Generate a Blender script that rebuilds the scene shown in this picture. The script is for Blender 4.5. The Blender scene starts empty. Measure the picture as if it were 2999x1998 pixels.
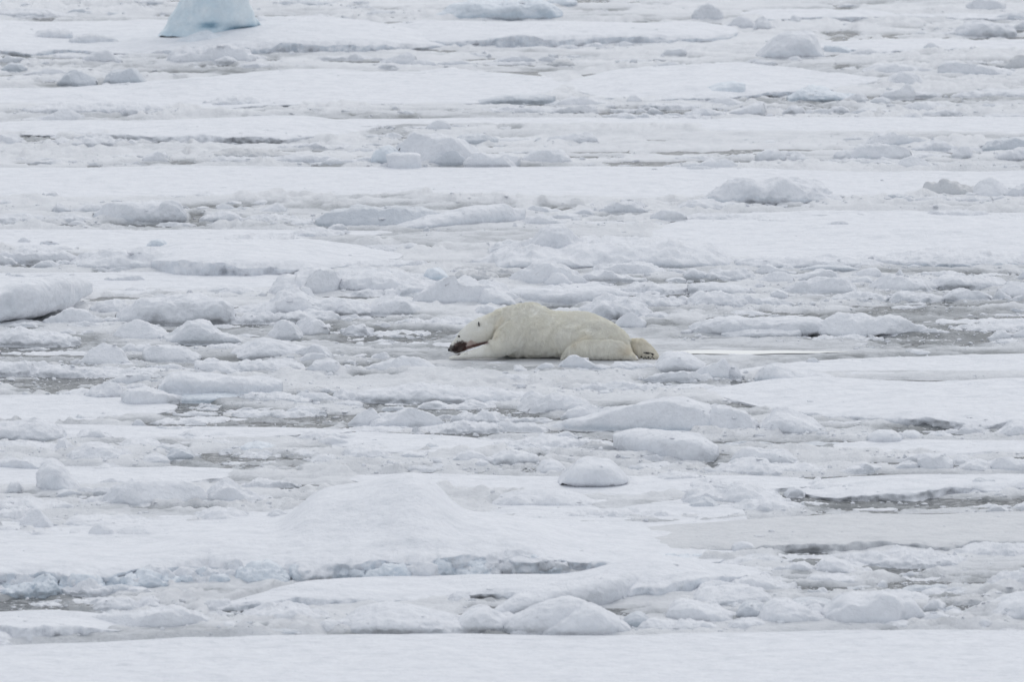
import bpy, math, random
import numpy as np
from mathutils import Vector

# ------------------------------------------------------------------ camera, sky, sun, exposure
sc = bpy.context.scene
CAM_H, F_PX, PITCH = 13.0, 32924.0, 0.09809
PW, PH = 2999.0, 1998.0
cam_d = bpy.data.cameras.new("camera")
cam = bpy.data.objects.new("camera", cam_d)
sc.collection.objects.link(cam)
cam.location = (0, 0, CAM_H)
cam.rotation_euler = (math.pi / 2 - PITCH, 0, 0)
cam_d.sensor_width = 36.0
cam_d.lens = 36.0 * F_PX / PW
cam_d.clip_start = 1.0
cam_d.clip_end = 20000.0
cam_d.dof.use_dof = True
cam_d.dof.focus_distance = 130.2
cam_d.dof.aperture_fstop = 5.6
sc.camera = cam

SUN_EL, SUN_AZ = math.radians(46), math.radians(14)      # azimuth from +Y towards +X (the sun stands beyond the bear)
world = bpy.data.worlds.new("World")
sc.world = world
world.use_nodes = True
wn, wl = world.node_tree.nodes, world.node_tree.links
wn.clear()
sky = wn.new('ShaderNodeTexSky'); sky.sky_type = 'NISHITA'; sky.sun_disc = False
sky.sun_elevation = SUN_EL; sky.sun_rotation = SUN_AZ
sky.air_density = 1.0; sky.dust_density = 2.0; sky.ozone_density = 1.0
hs = wn.new('ShaderNodeHueSaturation'); hs.inputs['Saturation'].default_value = 0.42
bg = wn.new('ShaderNodeBackground'); bg.inputs['Strength'].default_value = 0.14
wo = wn.new('ShaderNodeOutputWorld')
cloud = wn.new('ShaderNodeMix'); cloud.data_type = 'RGBA'; cloud.inputs[0].default_value = 0.68     # thin even cloud over the sky
cloud.inputs[7].default_value = (5.0, 5.3, 5.75, 1)
wl.new(sky.outputs[0], hs.inputs['Color']); wl.new(hs.outputs[0], cloud.inputs[6]); wl.new(cloud.outputs[2], bg.inputs[0]); wl.new(bg.outputs[0], wo.inputs[0])

sun_d = bpy.data.lights.new("sun", 'SUN')
sun_d.energy = 0.5; sun_d.angle = math.radians(50); sun_d.color = (1.0, 0.97, 0.93)
sun = bpy.data.objects.new("sun", sun_d)
sc.collection.objects.link(sun)
sdir = Vector((math.sin(SUN_AZ) * math.cos(SUN_EL), math.cos(SUN_AZ) * math.cos(SUN_EL), math.sin(SUN_EL)))
sun.rotation_euler = sdir.to_track_quat('Z', 'Y').to_euler()

vs = sc.view_settings
vs.view_transform = 'Standard'; vs.look = 'None'; vs.exposure = 0.04; vs.gamma = 1.0; vs.use_curve_mapping = False

# ------------------------------------------------------------------ noise (numpy lattice noise)
_rs = np.random.RandomState(7)
_L = 64
_lat = _rs.uniform(-1, 1, (_L, _L, _L)).astype(np.float32).ravel()

def noise(x, y, z):
    xi = np.floor(x).astype(np.int64); yi = np.floor(y).astype(np.int64); zi = np.floor(z).astype(np.int64)
    fx = (x - xi).astype(np.float32); fy = (y - yi).astype(np.float32); fz = (z - zi).astype(np.float32)
    fx = fx * fx * (3 - 2 * fx); fy = fy * fy * (3 - 2 * fy); fz = fz * fz * (3 - 2 * fz)
    m = _L - 1
    x0 = (xi & m) * _L * _L; x1 = ((xi + 1) & m) * _L * _L
    y0 = (yi & m) * _L; y1 = ((yi + 1) & m) * _L
    z0 = zi & m; z1 = (zi + 1) & m
    g = _lat
    a = g[x0 + y0 + z0]; a = a + (g[x1 + y0 + z0] - a) * fx
    b = g[x0 + y1 + z0]; b = b + (g[x1 + y1 + z0] - b) * fx
    c = g[x0 + y0 + z1]; c = c + (g[x1 + y0 + z1] - c) * fx
    d = g[x0 + y1 + z1]; d = d + (g[x1 + y1 + z1] - d) * fx
    a = a + (b - a) * fy; c = c + (d - c) * fy
    return a + (c - a) * fz

def fbm(x, y, z, wl_, octv=3, gain=0.5, seed=0.0):
    s, amp = 0, 1.0
    f = 1.0 / wl_
    for o in range(octv):
        s = s + amp * noise(x * f + seed * 3.7 + 11.3 * o, y * f + seed * 1.9 + 5.1 * o, z * f + seed * 2.3 + 7.7 * o)
        amp *= gain; f *= 2.03
    return s

# ------------------------------------------------------------------ picture <-> ground
def ang(py):
    return PITCH + np.arctan((np.asarray(py, float) - PH / 2) / F_PX)
def gy(py, z=0.0):                       # distance of the point at height z seen at row py
    return (CAM_H - z) / np.tan(ang(py))
def zat(py, y):                          # height of the point at distance y seen at row py
    return CAM_H - y * np.tan(ang(py))
def ppm(y):                              # picture pixels per metre at distance y
    return F_PX / np.sqrt(np.asarray(y) ** 2 + CAM_H ** 2)
def gx(px, y):
    return (np.asarray(px, float) - PW / 2) / ppm(y)

# ------------------------------------------------------------------ materials
def new_mat(name):
    m = bpy.data.materials.new(name); m.use_nodes = True
    nt = m.node_tree; p = nt.nodes['Principled BSDF']
    return m, nt, p

def nz(nt, scale, detail=4, rough=0.55, vec=None):
    n = nt.nodes.new('ShaderNodeTexNoise'); n.inputs['Scale'].default_value = scale
    n.inputs['Detail'].default_value = detail; n.inputs['Roughness'].default_value = rough
    if vec is not None: nt.links.new(vec, n.inputs['Vector'])
    return n

def ramp(nt, fac, stops):
    r = nt.nodes.new('ShaderNodeValToRGB')
    el = r.color_ramp.elements
    while len(el) > 1: el.remove(el[-1])
    el[0].position = stops[0][0]; el[0].color = (*stops[0][1], 1)
    for pos, c in stops[1:]:
        e = el.new(pos); e.color = (*c, 1)
    nt.links.new(fac, r.inputs[0])
    return r

def ice_material(name, snow, ice, sss=0.0, rough=0.65):
    """wind-packed snow on top, bare bluish ice where attribute 'ice' says so"""
    m, nt, p = new_mat(name)
    L = nt.links
    geo = nt.nodes.new('ShaderNodeNewGeometry')
    at = nt.nodes.new('ShaderNodeAttribute'); at.attribute_name = 'ice'
    n1 = nz(nt, 2.2, 5, 0.6, geo.outputs['Position'])
    mth = nt.nodes.new('ShaderNodeMath'); mth.operation = 'MULTIPLY_ADD'
    L.new(n1.outputs['Fac'], mth.inputs[0]); mth.inputs[1].default_value = 0.9; mth.inputs[2].default_value = -0.45
    ad = nt.nodes.new('ShaderNodeMath'); ad.operation = 'ADD'; ad.use_clamp = True
    L.new(mth.outputs[0], ad.inputs[0]); L.new(at.outputs['Fac'], ad.inputs[1])
    mx = nt.nodes.new('ShaderNodeMix'); mx.data_type = 'RGBA'
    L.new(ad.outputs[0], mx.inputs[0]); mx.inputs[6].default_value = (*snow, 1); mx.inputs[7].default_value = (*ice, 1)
    # faint grain and a grey mottle that paints in the shading of snow ripples
    n2 = nz(nt, 14, 6, 0.7, geo.outputs['Position'])
    r2 = ramp(nt, n2.outputs['Fac'], [(0.25, (0.90, 0.90, 0.90)), (0.6, (1, 1, 1))])
    mm = nt.nodes.new('ShaderNodeMix'); mm.data_type = 'RGBA'; mm.blend_type = 'MULTIPLY'; mm.inputs[0].default_value = 1
    n3 = nz(nt, 3.2, 6, 0.65, geo.outputs['Position'])
    r3 = ramp(nt, n3.outputs['Fac'], [(0.32, (0.88, 0.89, 0.90)), (0.5, (0.97, 0.97, 0.975)), (0.62, (1, 1, 1))])
    m3 = nt.nodes.new('ShaderNodeMix'); m3.data_type = 'RGBA'; m3.blend_type = 'MULTIPLY'; m3.inputs[0].default_value = 1
    L.new(mx.outputs[2], m3.inputs[6]); L.new(r3.outputs[0], m3.inputs[7])
    L.new(m3.outputs[2], mm.inputs[6]); L.new(r2.outputs[0], mm.inputs[7])
    L.new(mm.outputs[2], p.inputs['Base Color'])
    p.inputs['Roughness'].default_value = rough
    p.inputs['Specular IOR Level'].default_value = 0.3
    if sss:
        p.inputs['Subsurface Weight'].default_value = sss
        p.inputs['Subsurface Radius'].default_value = (0.03, 0.045, 0.06)
        p.inputs['Subsurface Scale'].default_value = 1.0
    b1 = nz(nt, 28, 5, 0.7, geo.outputs['Position'])
    bp = nt.nodes.new('ShaderNodeBump'); bp.inputs['Strength'].default_value = 0.42; bp.inputs['Distance'].default_value = 0.02
    L.new(b1.outputs['Fac'], bp.inputs['Height'])
    b2 = nz(nt, 4.5, 4, 0.6, geo.outputs['Position'])
    bq = nt.nodes.new('ShaderNodeBump'); bq.inputs['Strength'].default_value = 0.6; bq.inputs['Distance'].default_value = 0.10
    L.new(b2.outputs['Fac'], bq.inputs['Height']); L.new(bp.outputs[0], bq.inputs['Normal'])
    L.new(bq.outputs[0], p.inputs['Normal'])
    return m

SNOW = ice_material("packed_snow", (0.875, 0.885, 0.91), (0.72, 0.775, 0.83))
BLUE = ice_material("blue_ice", (0.815, 0.86, 0.905), (0.57, 0.68, 0.77), rough=0.45)
GREY = ice_material("wet_and_shaded_ice", (0.70, 0.73, 0.77), (0.46, 0.54, 0.58), rough=0.4)  # grey melt ice; on blocks called shaded the grey paints their shade
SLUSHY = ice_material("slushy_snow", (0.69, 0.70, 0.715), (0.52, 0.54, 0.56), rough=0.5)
TURQ = ice_material("glacier_ice", (0.82, 0.89, 0.92), (0.24, 0.50, 0.66), rough=0.4)

def sheet_material():
    m, nt, p = new_mat("refrozen_slush")
    L = nt.links
    geo = nt.nodes.new('ShaderNodeNewGeometry')
    at = nt.nodes.new('ShaderNodeAttribute'); at.attribute_name = 'wet'
    n1 = nz(nt, 1.3, 7, 0.68, geo.outputs['Position'])
    ma = nt.nodes.new('ShaderNodeMath'); ma.operation = 'MULTIPLY_ADD'
    L.new(n1.outputs['Fac'], ma.inputs[0]); ma.inputs[1].default_value = 1.1; ma.inputs[2].default_value = -0.55
    ad = nt.nodes.new('ShaderNodeMath'); ad.operation = 'ADD'; ad.use_clamp = True
    L.new(ma.outputs[0], ad.inputs[0]); L.new(at.outputs['Fac'], ad.inputs[1])
    r = ramp(nt, ad.outputs[0], [(0.0, (0.87, 0.88, 0.90)), (0.35, (0.775, 0.79, 0.815)), (0.7, (0.50, 0.52, 0.54)), (1.0, (0.225, 0.24, 0.25))])
    n2 = nz(nt, 22, 5, 0.75, geo.outputs['Position'])
    r2 = ramp(nt, n2.outputs['Fac'], [(0.3, (0.72, 0.73, 0.74)), (0.55, (1, 1, 1))])
    mm = nt.nodes.new('ShaderNodeMix'); mm.data_type = 'RGBA'; mm.blend_type = 'MULTIPLY'
    mw = nt.nodes.new('ShaderNodeMath'); mw.operation = 'MULTIPLY_ADD'; mw.use_clamp = True
    L.new(ad.outputs[0], mw.inputs[0]); mw.inputs[1].default_value = 1.2; mw.inputs[2].default_value = 0.15
    L.new(mw.outputs[0], mm.inputs[0]); L.new(r.outputs[0], mm.inputs[6]); L.new(r2.outputs[0], mm.inputs[7])
    L.new(mm.outputs[2], p.inputs['Base Color'])
    p.inputs['Roughness'].default_value = 0.5
    p.inputs['Specular IOR Level'].default_value = 0.35
    b1 = nz(nt, 18, 6, 0.75, geo.outputs['Position'])
    bp = nt.nodes.new('ShaderNodeBump'); bp.inputs['Strength'].default_value = 0.9; bp.inputs['Distance'].default_value = 0.035
    L.new(b1.outputs['Fac'], bp.inputs['Height']); L.new(bp.outputs[0], p.inputs['Normal'])
    return m
SHEET = sheet_material()

def water_material():
    m, nt, p = new_mat("sea_water")
    L = nt.links
    geo = nt.nodes.new('ShaderNodeNewGeometry')
    n1 = nz(nt, 9, 6, 0.75, geo.outputs['Position'])
    r = ramp(nt, n1.outputs['Fac'], [(0.36, (0.055, 0.062, 0.066)), (0.50, (0.155, 0.165, 0.17)), (0.62, (0.52, 0.53, 0.54))])
    L.new(r.outputs[0], p.inputs['Base Color'])
    p.inputs['Roughness'].default_value = 0.22
    p.inputs['IOR'].default_value = 1.33
    b = nz(nt, 12, 5, 0.7, geo.outputs['Position'])
    bp = nt.nodes.new('ShaderNodeBump'); bp.inputs['Strength'].default_value = 1.0; bp.inputs['Distance'].default_value = 0.06
    L.new(b.outputs['Fac'], bp.inputs['Height']); L.new(bp.outputs[0], p.inputs['Normal'])
    return m
WATER = water_material()

def pool_material():
    m, nt, p = new_mat("still_meltwater")
    p.inputs['Base Color'].default_value = (0.82, 0.82, 0.79, 1)  # pale warm base carries the sky's reflection over the white ice beneath
    p.inputs['Roughness'].default_value = 0.06
    p.inputs['IOR'].default_value = 1.33
    return m
POOL = pool_material()

# ------------------------------------------------------------------ mesh helpers
def mesh_from_grid(name, P, mat, close_v=False, attr=None, attr_name='ice', faces_mask=None):
    """P: (nc, nr, 3) grid of points -> mesh object"""
    nc, nr = P.shape[:2]
    me = bpy.data.meshes.new(name)
    i = np.arange(nc - 1)[:, None]; j = np.arange(nr if close_v else nr - 1)[None, :]
    j2 = (j + 1) % nr
    f = np.stack([i * nr + j, (i + 1) * nr + j, (i + 1) * nr + j2, i * nr + j2], -1).reshape(-1, 4)
    if faces_mask is not None: f = f[faces_mask.ravel()]
    V = P.reshape(-1, 3)
    me.vertices.add(len(V)); me.vertices.foreach_set('co', V.astype(np.float32).ravel())
    me.loops.add(f.size); me.loops.foreach_set('vertex_index', f.astype(np.int32).ravel())
    me.polygons.add(len(f)); me.polygons.foreach_set('loop_start', (np.arange(len(f)) * 4).astype(np.int32))
    me.polygons.foreach_set('use_smooth', np.ones(len(f), bool))
    if attr is not None:
        a = me.attributes.new(attr_name, 'FLOAT', 'POINT'); a.data.foreach_set('value', attr.astype(np.float32).ravel())
    me.update(calc_edges=True)
    if mat: me.materials.append(mat)
    o = bpy.data.objects.new(name, me)
    sc.collection.objects.link(o)
    return o

def grid_normals(P, close_v):
    if close_v:
        dv = np.roll(P, -1, 1) - np.roll(P, 1, 1)
    else:
        dv = np.gradient(P, axis=1)
    du = np.gradient(P, axis=0)
    n = np.cross(du, dv)
    return n / (np.linalg.norm(n, axis=-1, keepdims=True) + 1e-9)

def even(vals, u):
    vals = np.atleast_1d(np.asarray(vals, float))
    if len(vals) == 1: return np.full_like(u, vals[0])
    xs = np.linspace(0, 1, len(vals))
    # smooth-ish interpolation (Catmull via fine linear + blur)
    v = np.interp(u, xs, vals)
    k = max(1, int(len(u) / len(vals) * 0.35))
    if k > 1:
        ker = np.ones(2 * k + 1) / (2 * k + 1)
        vp = np.concatenate([np.full(k, v[0]), v, np.full(k, v[-1])])
        v = np.convolve(vp, ker, 'valid')
    return v

FLOE_AREAS = []
ICE_RECORDS = []      # (object, px centre, py base, width, height, noun, adjectives)

def block(px0, px1, base, hs_, depth=None, kind='ice_block', look='', mat=None, p=2.5, q=2.3, rough=1.0, bot=None, z0=0.0,
          blue=0.0, cuts=0, back=0.0, label=None, cat=None, seed=None):
    """one loose piece of ice: px0..px1 wide, front waterline on row base, hs_ = heights in picture pixels along it"""
    mat = mat or SNOW
    b0 = float(np.mean(base))
    seed = seed if seed is not None else (px0 * 0.37 + b0 * 0.91) % 97
    rng = np.random.RandomState(int(px0 * 7 + b0 * 13) % 100000)
    wpx = px1 - px0
    nc = int(np.clip(wpx / 2.6, 18, 200)); hmax = max(hs_)
    nr = int(np.clip(hmax * 1.1 + 26, 30, 84))
    u = np.linspace(0, 1, nc)
    H = np.maximum(even(hs_, u), 0.5)
    bl = np.atleast_1d(np.asarray(base, float)); bpy_ = even(bl, u)
    yc = gy(bpy_, z0)
    s = float(ppm(np.mean(yc)))
    if depth is None: depth = float(np.clip(0.55 * wpx / s, 0.18, 1.5))
    plan = np.clip(1 - np.abs(2 * u - 1) ** 3.2, 0, 1) ** (1 / 2.4)
    # uneven plan outline
    plan_n = 1 + 0.22 * fbm(u * wpx / s, 0 * u, 0 * u + 3, 0.35, 3, .55, seed)
    D = depth * np.maximum(plan, 0.02) * plan_n
    yf = yc + (1 - plan) * depth * 0.5 + back
    yr = yf + 0.45 * D
    x = gx(px0 + u * wpx, float(np.mean(yr)))
    zt = zat(bpy_ - H, yr)
    zt = np.maximum(zt, z0 + 0.01)
    zb = np.full(nc, z0 - 0.12) if bot is None else z0 + even(bot, u) / s - 0.02
    zb = np.minimum(zb, zt - 0.03)
    th = np.linspace(-math.pi, math.pi, nr, endpoint=False)      # start underneath at the back
    # put more rows on front and top
    c, sn = np.cos(th), np.sin(th)
    cy = -np.sign(c) * np.abs(c) ** (2 / p)       # c=+1 -> front (-)
    sz = np.sign(sn) * np.abs(sn) ** (2 / q)
    zc, hz = (zt + zb) / 2, (zt - zb) / 2
    ycn = yf + D / 2
    P = np.empty((nc, nr, 3))
    lean = 0.12 * rng.uniform(-1, 1)
    P[..., 2] = zc[:, None] + hz[:, None] * sz[None]
    P[..., 1] = ycn[:, None] + (D / 2)[:, None] * cy[None]
    P[..., 0] = x[:, None] + lean * (P[..., 2] - z0) * 0.5
    N = grid_normals(P, True)
    # displacement: broad lumps, broken facets, crumbs
    X, Y, Z = P[..., 0], P[..., 1], P[..., 2]
    hm = hmax / s
    a1 = min(0.14 * hm + 0.006, 0.06) * rough
    w1 = np.clip(hm * 0.9, 0.12, 0.5)
    d = a1 * fbm(X, Y, Z, w1, 2, .5, seed)
    rd = 1 - np.abs(fbm(X, Y, Z * 1.3, w1 * 0.55, 3, .5, seed + 9)) * 1.6
    d += a1 * 0.38 * rd
    d += 0.0045 * rough * fbm(X, Y, Z, 0.05, 2, .6, seed + 5)
    P = P + N * d[..., None]
    if kind in ('ice_block', 'ice_pile', 'ice_slab', 'ice_chunk') and rough > .75:
        cuts += int(rng.choice([0, 1, 1, 2]))
    for k in range(cuts):                      # broken-off planes
        az = rng.uniform(-math.pi, 0) if k % 2 else rng.uniform(-2.3, -0.8)
        el = rng.uniform(0.1, 0.9)
        nrm = np.array([math.cos(az) * math.cos(el), math.sin(az) * math.cos(el), math.sin(el)])
        ctr = np.array([x[int(rng.uniform(.2, .8) * nc)], np.mean(ycn), z0 + hm * .4])
        t = (P - ctr) @ nrm
        lim = np.percentile(t, rng.uniform(70, 88))
        ex = np.maximum(t - lim, 0)
        P = P - nrm * (ex * 0.85)[..., None]
    # melted-in waterline notch
    zr = (P[..., 2] - z0)
    notch = np.exp(-((zr - 0.01) / 0.035) ** 2) * 0.035 * min(1, hm / 0.15)
    P[..., 1] += notch * (P[..., 1] < ycn[:, None]) 
    N = grid_normals(P, True)
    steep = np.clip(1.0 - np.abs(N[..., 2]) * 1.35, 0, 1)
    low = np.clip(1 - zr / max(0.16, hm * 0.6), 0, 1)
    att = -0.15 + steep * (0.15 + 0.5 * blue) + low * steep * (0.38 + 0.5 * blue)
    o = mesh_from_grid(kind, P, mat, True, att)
    # close the two ends
    finish(o, P)
    tagrec(o, kind, look, (px0 + px1) / 2, float(np.mean(bpy_)), wpx, hmax, label, cat)
    return o

def finish(o, P):
    """origin to the foot of the piece"""
    c = P.reshape(-1, 3)
    org = Vector((float(c[:, 0].mean()), float(c[:, 1].mean()), float(max(c[:, 2].min(), 0))))
    o.data.transform(__import__('mathutils').Matrix.Translation(-org))
    o.location = org

def tagrec(o, kind, look, px, py, w, h, label, cat):
    o['category'] = cat or kind.replace('_', ' ')
    o['kind'] = 'thing'
    if label: o['label'] = label
    ICE_RECORDS.append((o, min(max(px, 0), 2999), py, w, h, kind.replace('_', ' '), look, label))

def floe(px0, px1, top, front, face, depth=None, kind='ice_floe', look='', mat=None, blue=0.0, und=1.0, domes=(), label=None, cat=None,
         rough=1.0, seed=None, zb=None, endw=0.16):
    """a flat snow-covered floe: top = rows of its far edge, front = rows of its near waterline, face = px height of the near face"""
    mat = mat or SNOW
    seed = seed if seed is not None else (px0 * 0.31 + float(np.mean(top)) * 0.77) % 89
    p0o, wo = px0, px1 - px0
    eL = eR = endw
    if px0 < 0: px0 -= 420; eL = .03          # floes that leave the frame go on beyond it
    if px1 > PW: px1 += 420; eR = .03
    wpx = px1 - px0
    nc = int(np.clip(wpx / 3.2, 40, 760))
    u = np.linspace(0, 1, nc)
    uo = np.clip((px0 + u * wpx - p0o) / wo, 0, 1)
    fr = even(front, uo); tp = even(top, uo); fc = even(face, uo)
    yc = gy(fr)
    s = ppm(yc)
    Lm = wpx / float(np.mean(s))
    # ragged near edge (real bays and teeth)
    um = u * Lm
    FLOE_AREAS.append((px0, px1, tp, fr))
    rag = 0.35 * fbm(um, 0 * um, 0 * um, 1.1, 4, .6, seed) + 0.10 * fbm(um, 0 * um, 0 * um + 9, 0.16, 3, .6, seed)
    yc = yc + rag * 0.8
    tap = np.clip(np.minimum(u / eL, (1 - u) / eR), 0, 1) ** 0.5
    zs = np.maximum(fc / s, 0.015) * (0.25 + 0.75 * tap)
    ks = max(3, nc // 12)
    sm_ = lambda a, k=ks: np.convolve(np.concatenate([np.full(k, a[0]), a, np.full(k, a[-1])]), np.ones(2 * k + 1) / (2 * k + 1), 'valid')
    zl = zs * (0.85 + 0.35 * fbm(um, 0 * um, 0 * um + 4, 0.6, 3, .55, seed))
    if depth is None:
        zr = sm_(zs); yr = gy(tp, zr)
    else:
        yr = yc + depth; yr = sm_(yc) + depth; zr = np.maximum(zat(tp, yr), 0.03); zs2 = sm_(zs)
    yr = np.maximum(yr, yc + 0.25)
    mid = (yc + yr) / 2
    yc2 = mid + (yc - mid) * (0.12 + 0.88 * tap); yr2 = mid + (yr - mid) * (0.12 + 0.88 * tap)
    # rows: underside, face, lip, top, back
    nf, ntp, nb = 12, int(np.clip(np.mean(fr - tp) / 1.9, 24, 120)), 6
    nr = nf + ntp + nb
    P = np.empty((nc, nr, 3))
    lip = 0.10
    ycs = sm_(yc2); yrs = np.maximum(sm_(yr2), ycs + .2)
    for k in range(nf):
        t = k / (nf - 1)
        a = t * math.pi / 2
        P[:, k, 1] = yc2 + lip * (1 - math.sin(a) ** 0.01 if False else (1 - math.cos(a)) * 0.9)
        P[:, k, 2] = -0.10 + (zl + 0.10) * math.sin(a) ** 0.85
    for k in range(ntp):
        t = (k + 1) / ntp
        y = yc2 + lip * 0.9 + (yr2 - yc2 - lip * 0.9) * t
        t0_ = t
        t = np.clip((y - ycs) / (yrs - ycs), 0, 1)
        sm = t * t * (3 - 2 * t) if depth is not None else t
        P[:, nf + k, 1] = y
        zi = sm_(zs)
        zlk = zi + (zl - zi) * math.exp(-t0_ * float(np.mean(yr2 - yc2)) / 0.10)
        P[:, nf + k, 2] = zlk + (zr - zlk) * (0.45 * t + 0.55 * sm)
    for k in range(nb):
        t = (k + 1) / nb
        P[:, nf + ntp + k, 1] = yr2 + 0.25 * t
        P[:, nf + ntp + k, 2] = zr * (1 - t) - 0.12 * t
    P[..., 0] = gx((px0 + u * wpx)[:, None], P[..., 1])
    X, Y, Z = P[..., 0], P[..., 1], P[..., 2]
    topm = np.zeros(nr); topm[nf:nf + ntp] = 1
    topm[nf:nf + 6] = np.linspace(0.3, 1, 6)
    edge = np.clip(tap, 0, 1)[:, None] * topm[None]
    und_a = 0.030 * und
    bump = und_a * (fbm(X, Y * 0.8, 0 * X, 1.6, 4, .5, seed) + 0.55 * np.clip(fbm(X, Y, 0 * X, 0.45, 3, .55, seed + 3) - .1, 0, 1) * np.clip(.3 + fbm(X, Y, 0 * X, 2.5, 2, .5, seed + 4) * 2, 0, 1.4))
    P[..., 2] += bump * edge
    for (dx, dyp, rx, rym, hpx, *pw) in domes:
        y0 = float(gy(dyp, 0.1)); x0 = float(gx(dx, y0)); ss = float(ppm(y0))
        g = np.exp(-np.abs((X - x0) / (rx / ss)) ** (pw[0] if pw else 2.6) - np.abs((Y - y0) / rym) ** 2.4)
        P[..., 2] += g * hpx / ss * edge
    P[:, nf:nf + ntp, 2] = np.maximum(P[:, nf:nf + ntp, 2], 0.028 + 0.012 * bump[:, nf:nf + ntp] / und_a)
    # broken face: push in and out
    facem = np.zeros(nr); facem[:nf] = 1; facem[nf:nf + 3] = [.8, .5, .25]
    fd = fbm(X, 0 * Y, Z * 1.6, 0.22, 3, .6, seed + 7) * 0.07 * rough + fbm(X, 0 * Y, Z, 0.06, 2, .6, seed + 8) * 0.02
    P[..., 1] += fd * facem[None]
    # undercut by the swell
    uc = np.clip(1 - P[..., 2] / np.maximum(zl, .03)[:, None], 0, 1) * facem[None]
    P[..., 1] += uc * (0.06 + 0.05 * fbm(X, 0 * Y, 0 * X, 0.5, 2, .5, seed))
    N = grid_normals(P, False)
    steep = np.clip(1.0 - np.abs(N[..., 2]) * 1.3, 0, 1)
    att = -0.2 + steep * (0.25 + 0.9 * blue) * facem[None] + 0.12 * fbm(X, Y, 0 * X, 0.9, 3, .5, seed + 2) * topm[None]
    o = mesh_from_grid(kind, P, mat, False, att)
    finish(o, P)
    tagrec(o, kind, look, (px0 + px1) / 2, float(np.mean(fr)), wpx, float(np.mean(fr - tp)), label, cat)
    return o

# ------------------------------------------------------------------ the sea and the refrozen slush between the floes
# leads: px0, px1, py0, py1, strength (1 = open water, less = wet slush); some strips paint in shade under overhangs
LEADS_AND_SHADE = [
 (64,157,398,420,1),(370,760,405,424,1),(490,575,470,484,1),(900,1015,474,492,.8),(1060,1200,378,436,.5),(1620,1800,330,343,1),
 (1790,2060,318,352,.9),(2100,3100,282,306,.6),(2250,2520,312,345,.75),(2380,2520,86,110,.8),(1690,1780,-8,12,.9),(2440,2525,192,212,.8),
 (0,60,178,200,.7),(300,480,180,192,.5),(760,830,166,186,.7),(180,240,0,24,.6),(700,1000,222,242,.35),(0,900,188,214,.35),
 (552,603,625,655,.9),(130,640,655,674,.6),(1320,1480,606,622,.9),(1590,1700,604,620,.9),(1735,1910,630,640,.9),(925,1010,640,675,.6),
 (55,110,768,784,.9),(1440,1510,798,832,.8),(1640,2100,822,838,.9),(1920,2010,858,890,.9),(1420,1690,893,914,.8),(920,1240,918,938,.8),
 (1800,2160,868,906,.6),(2220,2370,893,906,1),(950,1400,940,1030,.72),(1860,3100,905,965,.68),(2480,3060,965,1025,.55),(1380,1800,1064,1098,.35),
 (1620,1840,1084,1096,.8),(1820,2215,1082,1140,.7),(2140,2350,975,995,.8),(2345,2720,978,998,.75),(-60,300,1000,1078,.5),(550,705,1008,1022,.9),
 (-60,560,1104,1160,.6),(210,260,1148,1166,.9),(370,650,1178,1210,1),(500,1060,1195,1252,.85),(1000,1500,1160,1240,.85),(1180,1640,1205,1255,.8),
 (1200,1480,1262,1278,.9),(1660,2010,1268,1336,.7),(2000,2520,1270,1322,.6),(2440,3060,1252,1290,.95),(2070,2150,1328,1380,.9),
 (480,945,1332,1376,.75),(1525,1575,1372,1392,.9),(2330,3100,1452,1504,1),(1520,1720,1478,1534,.9),(0,70,1560,1604,1),(-60,305,1736,1800,1),
 (630,725,1776,1818,1),(2285,2445,1618,1662,1),(2520,2790,1655,1692,1),(2340,2450,1766,1795,.9),(2760,2920,1768,1806,.9),(980,1640,1852,1872,1),
 (40,140,1858,1878,.9),(2590,3000,1690,1780,.45),(1380,1620,1735,1860,.4),(0,150,770,790,.6),(1780,1900,700,712,.5),(2700,3000,800,840,.5),
 (2200,3060,855,905,.45),(700,1000,1150,1190,.5),(1340,1560,1370,1395,.6),(820,900,1000,1012,.5),(20,90,208,216,.6),(1440,1560,1130,1140,.7),
 (840,1150,1280,1330,.2),(1900,3060,1510,1600,.28),(2450,3060,1330,1380,.2),(1440,2100,1340,1400,.3),(1050,1500,470,492,.35),(1900,2999,800,812,.3),
]
def lead_shade_field(X, Y):
    a = np.arctan2(CAM_H, Y) - PITCH
    PYv = PH / 2 + F_PX * np.tan(a)
    PXv = PW / 2 + X * F_PX / np.sqrt(Y ** 2 + CAM_H ** 2)
    wob = fbm(X, Y, 0 * X, 1.2, 4, .6, 3)
    best = np.full(X.shape, 0.0)
    for (a0, a1, b0, b1, st) in LEADS_AND_SHADE:
        cx, cy_, rx, ry = (a0 + a1) / 2, (b0 + b1) / 2, (a1 - a0) / 2, (b1 - b0) / 2
        mk = (np.abs(PXv - cx) < rx * 1.5 + 30) & (np.abs(PYv - cy_) < ry * 1.7 + 6)
        if not mk.any(): continue
        dx = np.abs((PXv[mk] - cx) / rx); dy = np.abs((PYv[mk] - cy_) / ry)
        r = (dx ** 3 + dy ** 2.2) ** (1 / 2.5)
        v = np.clip((1.18 - r + 0.45 * wob[mk]) / 0.35, 0, 1) * st
        best[mk] = np.maximum(best[mk], v)
    return best

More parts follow.
